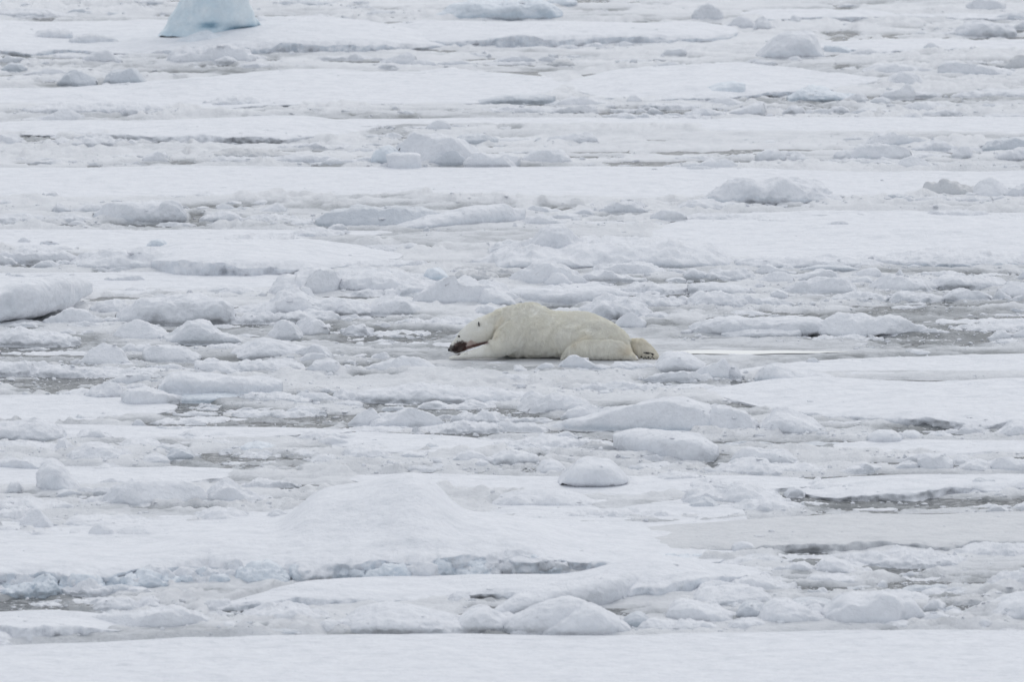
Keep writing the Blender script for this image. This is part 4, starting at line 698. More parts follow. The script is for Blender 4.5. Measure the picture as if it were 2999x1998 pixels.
# ------------------------------------------------------------------ continuous rows of crushed rubble between the floes
def rubble_rows():
    rs = np.random.RandomState(23)
    bands = [(10,60,16,-60,3060),(88,118,12,-60,3060),(170,250,26,-60,3060),(318,352,18,600,3060),(375,432,18,-60,1500),(440,500,26,0,3060),(586,668,30,-60,3060),
             (715,745,10,-60,1200),(760,850,30,-60,3060),(850,935,34,-60,3060),(935,1010,26,-60,1230),(935,1010,14,1960,3060),(1020,1115,34,-60,1250),(1085,1150,16,1250,2250),
             (1150,1210,16,350,2100),(1210,1265,14,-60,1100),(1225,1290,18,1100,3060),(1290,1400,40,-60,3060),(1420,1500,20,-60,900),(1430,1500,14,1900,3060),
             (1500,1600,20,-60,560),(1640,1700,14,2050,3060),(1720,1800,16,1900,3060),(1800,1860,20,-60,3060),(1750,1800,8,-60,640)]
    Vs, Fs, As, off = [], [], [], 0
    for (a, b, n, xa, xb) in bands:
        for i in range(n):
            base = rs.uniform(a, b); w = float(np.clip(rs.lognormal(math.log(120), .6), 30, 420)); x0 = rs.uniform(xa, xb - w * .5)
            if 1240 < x0 + w / 2 < 2010 and 925 < base < 1085: continue
            if 1900 < x0 + w / 2 < 2500 and 1015 < base < 1060: continue
            sc_ = .55 + .45 * (base / 1900)
            h = rs.uniform(9, 27) * sc_ * (1.25 if w > 150 else 1)
            k = max(4, int(w / 28)); prof = [h * rs.uniform(.35, 1.0) for _ in range(k)]; prof[0] *= .3; prof[-1] *= .3
            n0 = len(ICE_RECORDS)
            o = block(x0, x0 + w, base, prof, float(np.clip(w / 500, .12, .6)), 'ice_rubble', mat=SNOW, rough=rs.choice([1.0, 1.4, 1.8]), cuts=int(rs.choice([0, 0, 1, 2])))
            del ICE_RECORDS[n0:]
            me = o.data; nv = len(me.vertices)
            v = np.empty(nv * 3, np.float32); me.vertices.foreach_get('co', v); v = v.reshape(-1, 3) + np.array(o.location[:], np.float32)
            f = np.empty(len(me.loops), np.int32); me.loops.foreach_get('vertex_index', f)
            at = np.empty(nv, np.float32); me.attributes['ice'].data.foreach_get('value', at)
            Vs.append(v); Fs.append(f.reshape(-1, 4) + off); As.append(at); off += nv
            bpy.data.objects.remove(o); bpy.data.meshes.remove(me)
            if rs.rand() < .55: LEADS_AND_SHADE.append((x0 + w * .1, x0 + w * rs.uniform(.7, 1.2), base - 2, base + rs.uniform(4, 9), rs.uniform(.5, .95)))  # dark wet strip along the foot, standing in for the shadowed underside
    V, Fc, A = np.concatenate(Vs), np.concatenate(Fs), np.concatenate(As)
    me = bpy.data.meshes.new("ice_rubble")
    me.vertices.add(len(V)); me.vertices.foreach_set('co', V.ravel())
    me.loops.add(Fc.size); me.loops.foreach_set('vertex_index', Fc.ravel())
    me.polygons.add(len(Fc)); me.polygons.foreach_set('loop_start', (np.arange(len(Fc)) * 4).astype(np.int32))
    me.polygons.foreach_set('use_smooth', np.ones(len(Fc), bool))
    t = me.attributes.new('ice', 'FLOAT', 'POINT'); t.data.foreach_set('value', A)
    me.update(calc_edges=True); me.materials.append(SNOW)
    o = bpy.data.objects.new("ice_rubble", me); sc.collection.objects.link(o); o['kind'] = 'stuff'; o['label'] = 'low rows of crushed ice rubble between the floes'
rubble_rows()

# ------------------------------------------------------------------ the polar bear, lying on its belly, head to the left
K = 0.001248                     # metres per unit of the tracing scale
Y0 = float(gy(1051, 0.042))        # ground line under the bear
BX0 = float(gx(1250 + 1100 / 3.181, Y0))
ZB = 0.040                       # top of the wet ledge it lies on
def bx(X): return (X - 1100) * K
def bz(Y, y=0.0): return (637 - Y) * K - 0.1 * (y + 0.33)

def loft(rings, n=28, egg=0.0):
    """rings: list of (centre, axis u (lateral), axis v (up), radius u, radius v) -> verts, faces"""
    V, Fc = [], []
    for (c, au, av, ru, rv) in rings:
        for k in range(n):
            t = 2 * math.pi * k / n
            s = math.sin(t)
            w = 1 - egg * max(0, s) ** 1.5
            V.append(Vector(c) + Vector(au) * (math.cos(t) * ru * w) + Vector(av) * (s * rv))
    m = len(rings)
    for i in range(m - 1):
        for k in range(n):
            a = i * n + k; b = i * n + (k + 1) % n
            Fc.append((a, b, b + n, a + n))
    Fc.append(tuple(range(n - 1, -1, -1))); Fc.append(tuple((m - 1) * n + k for k in range(n)))
    return V, Fc

def spline(pts, m):
    """Catmull-Rom through tuples"""
    P = np.array(pts, float); n = len(P)
    out = []
    for i in range(n - 1):
        p0, p1, p2, p3 = P[max(i - 1, 0)], P[i], P[i + 1], P[min(i + 2, n - 1)]
        for k in range(m):
            t = k / m
            out.append(0.5 * ((2 * p1) + (-p0 + p2) * t + (2 * p0 - 5 * p1 + 4 * p2 - p3) * t * t + (-p0 + 3 * p1 - 3 * p2 + p3) * t ** 3))
    out.append(P[-1])
    return np.array(out)

def limb(pts, m=5, n=24):
    """pts: (X, Y, y, r_up, r_side) along a limb in tracing units (radii in metres)"""
    S = spline([(bx(p[0]), p[2], bz(p[1], p[2]), p[3], p[4]) for p in pts], m)
    rings = []
    for i in range(len(S)):
        c = S[i, :3]
        d = Vector(S[min(i + 1, len(S) - 1), :3] - S[max(i - 1, 0), :3]).normalized()
        side = Vector((0, 1, 0)) - d * d.y; side.normalize()
        up = side.cross(d) * -1
        if up.z < 0: up = -up
        rings.append((c, side, up, max(S[i, 4], .004), max(S[i, 3], .004)))
    return loft(rings, n)

def build_bear():
    root = bpy.data.objects.new("polar_bear", None); sc.collection.objects.link(root)
    root.location = (BX0, Y0 + 0.33, ZB)
    root.empty_display_size = 0.3
    root['label'] = 'polar bear lying flat on its belly, head down to the left, muzzle dark with blood'
    root['category'] = 'polar bear'; root['kind'] = 'thing'
    V, Fc = [], []
    def add(vf):
        v, f = vf; o = len(V); V.extend(v); Fc.extend([tuple(i + o for i in q) for q in f])
    # trunk
    st = [(600,225,.13,430),(640,186,.19,520),(720,165,.25,600),(820,138,.285,640),(920,120,.30,640),(985,118,.31,640),(1050,134,.33,640),(1110,166,.35,640),(1170,191,.37,640),
          (1260,204,.395,640),(1350,202,.41,640),(1430,203,.415,642),(1510,215,.41,644),(1600,246,.395,646),(1700,292,.36,648),(1780,342,.32,648),(1840,400,.27,648),(1885,455,.21,644),(1915,510,.15,638),(1930,560,.09,625)]
    S = spline([(bx(a), -0.15 * (a - 620) / 1280, b, c, d) for a, b, c, d in st], 4)
    rings = []
    for (x, yc, top, hw, bot) in S:
        zt = bz(top, yc) ; zb_ = max(bz(bot, yc - hw), -0.03) if bot > 600 else bz(bot, yc)
        rings.append(((x, yc, (zt + zb_) / 2), (0, 1, 0), (0, 0, 1), hw, (zt - zb_) / 2))
    add(loft(rings, 40, egg=0.26))
    # neck and head
    add(limb([(880,330,.0,.235,.24),(760,330,.0,.215,.21),(680,338,-.01,.19,.18),(600,350,-.02,.168,.155),(540,362,-.03,.152,.14),(490,378,-.03,.143,.132),(440,398,-.03,.131,.122),(390,424,-.03,.113,.106),
              (350,448,-.03,.094,.088),(318,475,-.03,.076,.068),(290,500,-.03,.064,.054),(262,522,-.03,.055,.047),(238,541,-.03,.043,.040),(220,553,-.03,.028,.028),(212,557,-.03,.016,.018)], 5, 28))
    # jowl and lower jaw
    add(limb([(560,430,-.03,.07,.10),(470,462,-.03,.07,.085),(390,500,-.03,.055,.06),(320,545,-.03,.036,.042),(275,570,-.03,.022,.030),(255,574,-.03,.012,.018)], 5, 20))
    # near foreleg stretched forward under the chin
    add(limb([(950,330,-.14,.21,.13),(860,380,-.19,.21,.14),(770,440,-.22,.175,.14),(690,500,-.235,.135,.125),(610,545,-.24,.098,.105),(520,575,-.235,.066,.085),(430,594,-.22,.046,.075),(350,606,-.20,.034,.068),(290,616,-.19,.026,.062),(240,625,-.18,.017,.052),(208,632,-.18,.008,.03)], 5, 26))
    # far foreleg, mostly hidden
    add(limb([(900,420,.16,.18,.12),(760,520,.20,.10,.10),(640,575,.22,.06,.08),(520,595,.24,.045,.07),(440,600,.24,.03,.06)], 4, 18))
    # near thigh, shank and hind foot splayed out
    add(limb([(1265,630,-.33,.02,.05),(1325,588,-.36,.065,.09),(1390,548,-.41,.108,.12),(1480,535,-.42,.130,.15),(1580,538,-.43,.132,.16),(1680,548,-.44,.122,.15),(1760,560,-.45,.110,.12),(1815,572,-.46,.092,.09),(1860,598,-.47,.066,.07),(1905,622,-.47,.046,.055),(1945,641,-.47,.027,.042),(1974,652,-.47,.010,.02)], 5, 28))
    # heel tuft ridge of the near foot
    add(limb([(1700,515,-.46,.05,.05),(1745,505,-.48,.05,.05),(1790,535,-.50,.052,.05),(1840,575,-.50,.050,.05),(1900,615,-.50,.035,.045),(1950,645,-.49,.018,.03)], 4, 16))
    # upper thigh mass blending into the rump
    add(limb([(1420,470,-.30,.10,.10),(1540,420,-.32,.17,.14),(1660,440,-.32,.18,.15),(1770,480,-.30,.15,.13),(1850,530,-.28,.10,.10)], 4, 22))
    # far hind foot lying beyond the rump, sole towards the viewer
    add(limb([(1820,520,-.12,.09,.09),(1880,515,-.16,.080,.08),(1930,518,-.20,.080,.075),(1985,540,-.24,.100,.075),(2035,566,-.26,.088,.07),(2080,592,-.27,.068,.06),(2115,611,-.27,.048,.055),(2142,630,-.27,.018,.03)], 5, 22))
    # ears
    for yy, dx in ((-.125, 0), (.075, -6)):
        cx, cz = bx(492 + dx), bz(303, yy if yy < 0 else .0) + (.0 if yy < 0 else .02)
        rg = []
        for t in np.linspace(-1, 1, 9):
            r = math.sqrt(max(1 - t * t, 0.02))
            rg.append(((cx + .004 * t, yy - (.022 if yy < 0 else 0) * (1 - t * t), cz + .046 * t), (1, 0.35, 0), (0.35, -1, 0), .033 * r, .020 * r))
        add(loft(rg, 14))
    me = bpy.data.meshes.new("body_raw"); me.from_pydata([tuple(v) for v in V], [], Fc); me.update()
    tmp = bpy.data.objects.new("body_raw", me); sc.collection.objects.link(tmp)
    rm = tmp.modifiers.new("r", 'REMESH'); rm.mode = 'VOXEL'; rm.voxel_size = 0.0085
    sm = tmp.modifiers.new("s", 'SMOOTH'); sm.factor = 0.5; sm.iterations = 7
    dg = bpy.context.evaluated_depsgraph_get()
    body_me = bpy.data.meshes.new_from_object(tmp.evaluated_get(dg)); body_me.name = "body"
    bpy.data.objects.remove(tmp)
    n = len(body_me.vertices)
    co = np.empty(n * 3, np.float32); body_me.vertices.foreach_get('co', co); co = co.reshape(-1, 3).astype(float)
    no = np.empty(n * 3, np.float32); body_me.vertex_normals.foreach_get('vector', no); no = no.reshape(-1, 3)
    # locks of fur in wavy rows running down the flanks
    x, y, z = co.T
    body = np.clip((x - bx(600)) / .15, 0, 1)
    wx = x + 0.035 * fbm(x, y, z, .25, 2, .5, 3)
    lk = 1 - 2 * np.abs(fbm(wx, y * .6, z * .30, .042, 2, .5, 5))
    lk2 = 1 - 2 * np.abs(fbm(wx, y * .8, z * .7, .045, 2, .5, 6))
    back = np.clip((z - .40) / .12, 0, 1)
    d = 0.0052 * (lk * (1 - back) + lk2 * back) * body + 0.004 * fbm(x, y, z, .22, 2, .5, 7) * body
    # fold between neck and shoulder
    Xt = x / K + 1100
    Zt = 637 - (z + 0.1 * (y + 0.33)) / K
    def crease(px, py, wdt):
        best = np.full(n, 1e9)
        for (a, b), (c, e) in zip(zip(px[:-1], py[:-1]), zip(px[1:], py[1:])):
            vx, vy = c - a, e - b; L2 = vx * vx + vy * vy
            t = np.clip(((Xt - a) * vx + (Zt - b) * vy) / L2, 0, 1)
            best = np.minimum(best, np.hypot(Xt - a - t * vx, Zt - b - t * vy))
        return np.exp(-(best / wdt) ** 2)
    near = np.clip((-y + 0.02) / .05, 0, 1)
    d -= 0.020 * near * crease([770, 720, 650, 615, 600], [262, 300, 350, 400, 455], 13)
    d -= 0.008 * near * crease([690, 640, 625], [230, 290, 380], 12)
    d -= 0.014 * near * crease([930, 915, 900, 880], [470, 540, 590, 640], 26)
    d -= 0.012 * near * crease([1290, 1320, 1370, 1460, 1520], [640, 540, 470, 420, 400], 16)
    d -= 0.010 * near * crease([1440, 1560, 1700, 1745], [458, 452, 455, 470], 9)
    d += 0.010 * near * crease([1400, 1500, 1620, 1730], [450, 474, 478, 480], 14)
    d -= 0.016 * near * crease([1885, 1905, 1935, 1965], [470, 530, 590, 640], 12)
    co += no * d[:, None]
    co[:, 2] = np.maximum(co[:, 2], -0.02)
    body_me.vertices.foreach_set('co', co.astype(np.float32).ravel())
    # coat colour: cream fur, dark wet muzzle and blood along the jaw
    x, y, z = co.T
    Xt = x / K + 1100; Zt = 637 - (z + 0.1 * (y + 0.33)) / K
    cream = np.array([.89, .86, .77]); white = np.array([.89, .885, .865]); yel = np.array([.84, .76, .60]); gry = np.array([.72, .72, .69])
    col = np.tile(cream, (n, 1))
    def mixc(w, c): 
        nonlocal col
        col = col * (1 - w[:, None]) + np.asarray(c) * w[:, None]
    blot = fbm(x, y, z, .12, 3, .5, 15)
    mixc(np.clip(.3 + .35 * blot, 0, .6) * .5, white)
    headw = np.clip((560 - Xt) / 80, 0, 1)
    mixc(headw * .32, white)
    mixc(np.clip(1 - np.hypot((Xt - 1850) / 120, (Zt - 560) / 90), 0, 1) * .75, yel)
    mixc(np.clip((Xt - 1890) / 30, 0, 1) * .35, yel)
    mixc(np.clip(crease([1360, 1420, 1500], [500, 450, 420], 30), 0, 1) * .35, yel)
    mixc(np.clip(crease([640, 650, 700], [420, 320, 260], 28), 0, 1) * .35, yel)
    mixc(np.clip((Zt - 600) / 50, 0, 1) * np.clip(.4 + blot, 0, 1) * .5 * (Xt > 700), gry)  # grey mixed into the lowest fur, painting in the belly's shade
    b1 = fbm(x, y, z, .035, 3, .6, 25)
    mz = np.clip((1.15 + .35 * b1 - np.hypot((Xt - 300) / 80, (Zt - 530) / 66)) / .38, 0, 1)
    mzt = np.clip((1.1 + .3 * b1 - np.hypot((Xt - 245) / 48, (Zt - 545) / 55)) / .3, 0, 1)
    jaw = crease([350, 420, 480, 560], [545, 516, 502, 484], 13)
    lite = np.clip((1.0 + .4 * b1 - np.hypot((Xt - 400) / 105, (Zt - 505) / 44)) / .5, 0, 1)
    mixc(lite * .5, (.46, .25, .21))
    mixc(np.clip(jaw * (1.25 + .5 * b1), 0, 1) * .85, (.12, .035, .03))
    mixc(mz * .93, (.050, .022, .018)); mixc(mzt * .75, (.045, .03, .03))
    strk = np.clip((1.0 + .5 * b1 - np.hypot((Xt - 262) / 26, (Zt - 492) / 34)) / .5, 0, 1)
    mixc(strk * .5, (.33, .25, .22))
    mixc(crease([250, 300, 345], [583, 587, 572], 6) * .5, (.30, .27, .26))
    mixc(np.clip(crease([1110, 1060, 1000], [0, 0, 0], 1), 0, 1) * 0, white)
    armst = np.clip((1 + .4 * b1 - np.hypot((Xt - 410) / 60, (Zt - 548) / 18)) / .5, 0, 1)
    mixc(armst * .4, (.55, .30, .26))
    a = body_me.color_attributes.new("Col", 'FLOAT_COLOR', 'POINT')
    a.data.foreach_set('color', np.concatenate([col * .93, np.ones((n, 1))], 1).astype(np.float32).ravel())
    body_me.polygons.foreach_set('use_smooth', np.ones(len(body_me.polygons), bool))
    body_me.update()
    m, nt, p = new_mat("polar_fur")
    at = nt.nodes.new('ShaderNodeAttribute'); at.attribute_name = 'Col'
    nt.links.new(at.outputs['Color'], p.inputs['Base Color']); p.inputs['Roughness'].default_value = .8
    p.inputs['Specular IOR Level'].default_value = .15
    body_me.materials.clear(); body_me.materials.append(m)
    bo = bpy.data.objects.new("body", body_me); sc.collection.objects.link(bo); bo.parent = root

    # fur: short strands following the coat
    body_me.calc_loop_triangles()
    T = np.empty(len(body_me.loop_triangles) * 3, np.int32); body_me.loop_triangles.foreach_get('vertices', T); T = T.reshape(-1, 3)
    no2 = np.empty(n * 3, np.float32); body_me.vertex_normals.foreach_get('vector', no2); no2 = no2.reshape(-1, 3)
    A, Bv, Cv = co[T[:, 0]], co[T[:, 1]], co[T[:, 2]]
    ar = np.linalg.norm(np.cross(Bv - A, Cv - A), axis=1)
    vis = (no2[T[:, 0], 1] < .45) & (A[:, 2] > -.01)
    ar = ar * vis
    rs = np.random.RandomState(5)
    N = 90000
    pick = rs.choice(len(T), N, p=ar / ar.sum())
    r1, r2 = np.sqrt(rs.rand(N)), rs.rand(N)
    w0, w1, w2 = (1 - r1)[:, None], (r1 * (1 - r2))[:, None], (r1 * r2)[:, None]
    R = A[pick] * w0 + Bv[pick] * w1 + Cv[pick] * w2
    Nn = no2[T[pick, 0]] * w0 + no2[T[pick, 1]] * w1 + no2[T[pick, 2]] * w2
    Nn /= np.linalg.norm(Nn, axis=1, keepdims=True) + 1e-9
    Cc = col[T[pick, 0]]
    RX, RY, RZ = R.T
    Rt = RX / K + 1100; Rz = 637 - (RZ + 0.1 * (RY + 0.33)) / K
    head = np.clip((600 - Rt) / 80, 0, 1)
    flow = np.stack([.45 + .0 * RX, -.1 + 0 * RX, -.9 + .0 * RX], 1)
    hb = np.clip((RZ - .38) / .15, 0, 1)[:, None]
    flow = flow * (1 - hb) + np.array([.9, -.1, -.25]) * hb
    flow = flow * (1 - head[:, None]) + np.array([.8, 0, .45]) * head[:, None]
    hind = np.clip((Rt - 1650) / 120, 0, 1)[:, None]
    flow = flow * (1 - hind) + np.array([.6, -.1, -.8]) * hind
    # wavy locks
    swx = fbm(RX, RY, RZ, .05, 2, .6, 31); swz = fbm(RX, RY, RZ, .05, 2, .6, 32)
    flow = flow + np.stack([swx * .28, swx * 0, swz * .15], 1)
    flow = flow + rs.normal(0, .10, (N, 3))
    flow -= Nn * (flow * Nn).sum(1, keepdims=True)
    flow /= np.linalg.norm(flow, axis=1, keepdims=True) + 1e-9
    lkx = RX + 0.035 * fbm(RX, RY, RZ, .25, 2, .5, 3)
    hbk = np.clip((RZ - .40) / .12, 0, 1)
    ridge = (1 - 2 * np.abs(fbm(lkx, RY * .6, RZ * .30, .042, 2, .5, 5))) * (1 - hbk) + (1 - 2 * np.abs(fbm(lkx, RY * .8, RZ * .7, .045, 2, .5, 6))) * hbk
    ridge = np.clip(.5 + ridge * .8, 0, 1)
    Lh = .030 * (1 - .68 * head) * (.7 + .6 * rs.rand(N)) * (.70 + .35 * ridge)
    heel = np.clip(1 - np.hypot((Rt - 1800) / 110, (Rz - 520) / 70), 0, 1) + np.clip(1 - np.hypot((Rt - 1960) / 60, (Rz - 470) / 40), 0, 1)
    Lh *= 1 + 1.0 * np.clip(heel, 0, 1)
    pts = np.empty((N, 4, 3))
    for k, t in enumerate((0, .33, .67, 1.0)):
        pts[:, k] = R + flow * (Lh * t)[:, None] + Nn * (Lh * (.26 + .36 * ridge) * (.9 * t - .40 * t * t))[:, None]
    hc = bpy.data.hair_curves.new("fur")
    hc.add_curves([4] * N)
    hc.attributes['position'].data.foreach_set('vector', pts.astype(np.float32).ravel())
    ra = hc.attributes.new('radius', 'FLOAT', 'POINT')
    ra.data.foreach_set('value', np.tile(np.array([.0014, .0012, .0008, .0002], np.float32), N))
    ca = hc.attributes.new('Col', 'FLOAT_COLOR', 'CURVE')
    tone = (1.0 + .10 * rs.rand(N))[:, None]
    ca.data.foreach_set('color', np.concatenate([np.clip(Cc * tone, 0, .95), np.ones((N, 1))], 1).astype(np.float32).ravel())
    hm = m.copy(); hm.name = "fur_strands"; hc.materials.append(hm)
    ho = bpy.data.objects.new("fur", hc); sc.collection.objects.link(ho); ho.parent = root; ho['kind'] = 'stuff'

    # small parts
    blk, nt, p = new_mat("black_skin"); p.inputs['Base Color'].default_value = (.012, .012, .014, 1); p.inputs['Roughness'].default_value = .35
    pad, nt, p = new_mat("paw_pad"); p.inputs['Base Color'].default_value = (.03, .025, .025, 1); p.inputs['Roughness'].default_value = .7
    clw, nt, p = new_mat("claw_horn"); p.inputs['Base Color'].default_value = (.05, .04, .035, 1); p.inputs['Roughness'].default_value = .4
    def surf_y(X, Y, fallback):
        """front surface of the body at a tracing point"""
        dd = np.hypot(Xt - X, Zt - Y)
        k = dd < 7
        return float(y[k].min()) if k.any() else fallback
    def blob(name, X, Y, rx, ry, rz, mat, dy=0.0, tilt=0.0, bump_=0.0, yaw=0.0):
        yy = surf_y(X, Y, -.1) + dy
        rings = []
        for t in np.linspace(-.97, .97, 9):
            r = math.sqrt(1 - t * t)
            rings.append(((0, 0, rz * t), (1, 0, 0), (0, 1, 0), rx * r * (1 + bump_ * t), ry * r))
        v, f = loft(rings, 14)
        me_ = bpy.data.meshes.new(name); me_.from_pydata([tuple(q) for q in v], [], f); me_.polygons.foreach_set('use_smooth', np.ones(len(f), bool)); me_.materials.append(mat)
        o = bpy.data.objects.new(name, me_); sc.collection.objects.link(o); o.parent = root
        o.location = (bx(X), yy, bz(Y, yy)); o.rotation_euler = (0, tilt, yaw)
        return o
    blob("eye", 303, 427, .016, .007, .011, blk, 0.0, .5)
    o = blob("nose", 211, 552, .018, .022, .020, blk, .018, .5, .15)
    blob("inner_ear", 487, 313, .009, .012, .030, blk, -.006, -.15)
    blob("sole_pad", 2052, 583, .056, .010, .011, pad, -.004, .10)
    blob("sole_pad", 2098, 594, .018, .010, .013, pad, -.004, .3)
    for (X, Y) in ((1996, 618), (2030, 622), (2062, 622), (2094, 618)):
        blob("toe_pad", X, Y, .010, .008, .010, pad, -.003)
    for (X, Y, tl) in ((2016, 632, .2), (2046, 636, .1), (2080, 636, .0), (2112, 632, -.3)):
        blob("claw", X, Y, .004, .010, .014, clw, -.008, tl, -.5)
    for (X, Y, tl) in ((1955, 648, .6), (1968, 650, .8)):
        blob("claw", X, Y, .004, .008, .011, clw, -.006, tl, -.5)
build_bear()
def build_sheet():
    ny, nx = 760, 640
    py = np.linspace(2120, -70, ny)
    y = gy(py)
    y = np.concatenate([[30, 60, 80, 90], y, [205, 230, 300, 500, 1000, 2500, 6000]])
    c = np.linspace(-1.22, 1.22, nx) * 5.95
    c = np.concatenate([[-400, -100, -30, -14, -10], c, [10, 14, 30, 100, 400]])
    y = np.unique(y)
    C, Y = np.meshgrid(c, y, indexing='ij')
    X = C * Y / 130.0
    lead = lead_shade_field(X, Y)  # open leads together with the strips of painted-in shade
    lo = fbm(X * .5, Y, 0 * X, 1.7, 4, .58, 21)
    st_ = fbm(X * .28, Y, 0 * X, 0.55, 4, .6, 27)
    mi = fbm(X, Y, 0 * X, 0.30, 4, .62, 22)
    ri = 1 - np.abs(fbm(X, Y, 0 * X, 0.55, 3, .5, 23)) * 2
    z = 0.035 + 0.018 * lo + 0.016 * mi + 0.018 * np.maximum(ri, 0)
    cm = np.clip(fbm(X, Y, 0 * X, 1.8, 3, .55, 41) * 2.4 - .02, 0, 1) * (1 - .75 * np.clip(lead, 0, 1))
    rub = np.clip(fbm(X, Y, 0 * X, 0.34, 3, .6, 42) + .12, 0, 1) + .5 * np.clip(fbm(X, Y, 0 * X, 0.13, 2, .6, 43), 0, 1)
    nearb = np.exp(-(np.abs(X - BX0) / 1.5) ** 4 - (np.abs(Y - Y0 - .2) / 1.3) ** 4)
    py_ = PH / 2 + F_PX * np.tan(np.arctan2(CAM_H, Y) - PITCH)
    rub = rub * cm * (1 - nearb) * (1 - .6 * np.exp(-(np.abs(py_ - 1010) / 100) ** 4))
    z += 0.070 * rub
    z -= lead * (0.062 + 0.012 * lo)
    z -= 0.055 * np.clip(st_ * 1.6 - .42, 0, 1) * (1 - nearb)
    z += lead * 0.046 * np.maximum(mi * 0.8 + 0.15, -0.2)
    a = np.arctan2(CAM_H, Y) - PITCH
    PYv = PH / 2 + F_PX * np.tan(a); PXv = PW / 2 + X * F_PX / np.sqrt(Y ** 2 + CAM_H ** 2)
    for (a0, a1, tp, fr) in FLOE_AREAS:            # the slush lies below the floes that rest in it
        uu = (PXv - a0) / (a1 - a0)
        t_ = np.interp(uu, np.linspace(0, 1, len(tp)), tp); f_ = np.interp(uu, np.linspace(0, 1, len(fr)), fr)
        w = np.clip((uu - .01) / .05, 0, 1) * np.clip((.99 - uu) / .05, 0, 1) * np.clip((f_ - 7 - PYv) / 8, 0, 1) * np.clip((PYv - t_ - 1) / 4, 0, 1)
        z = z * (1 - w) - 0.015 * w
    pm = np.exp(-(np.abs(PXv - 2195) / 290) ** 4 - (np.abs(PYv - 1042) / 14) ** 4)
    z = z * (1 - pm) + 0.040 * pm
    wz = np.exp(-(np.abs(PYv - 1010) / 105) ** 4) * .27 + np.exp(-(np.abs(PYv - 1225) / 60) ** 4) * .2 + np.exp(-(np.abs(PYv - 1560) / 90) ** 4) * .2 * (PXv > 1500)
    wet = np.clip(0.17 + wz + 0.26 * lo + .45 * np.clip(st_ * 1.6 - .3, 0, 1) - rub * .9 + lead * 0.70 - np.clip(mi, -1, 1) * 0.12, 0, 1)
    P = np.stack([X, Y, z], -1)
    o = mesh_from_grid("sea_ice", P, SHEET, False, wet, 'wet')
    o['kind'] = 'structure'
    me = bpy.data.meshes.new("sea")
    R = 9000
    me.from_pydata([(-R, -200, 0), (R, -200, 0), (R, 12000, 0), (-R, 12000, 0)], [], [(0, 1, 2, 3)])
    me.materials.append(WATER)
    w = bpy.data.objects.new("sea", me); sc.collection.objects.link(w); w['kind'] = 'structure'
build_sheet()


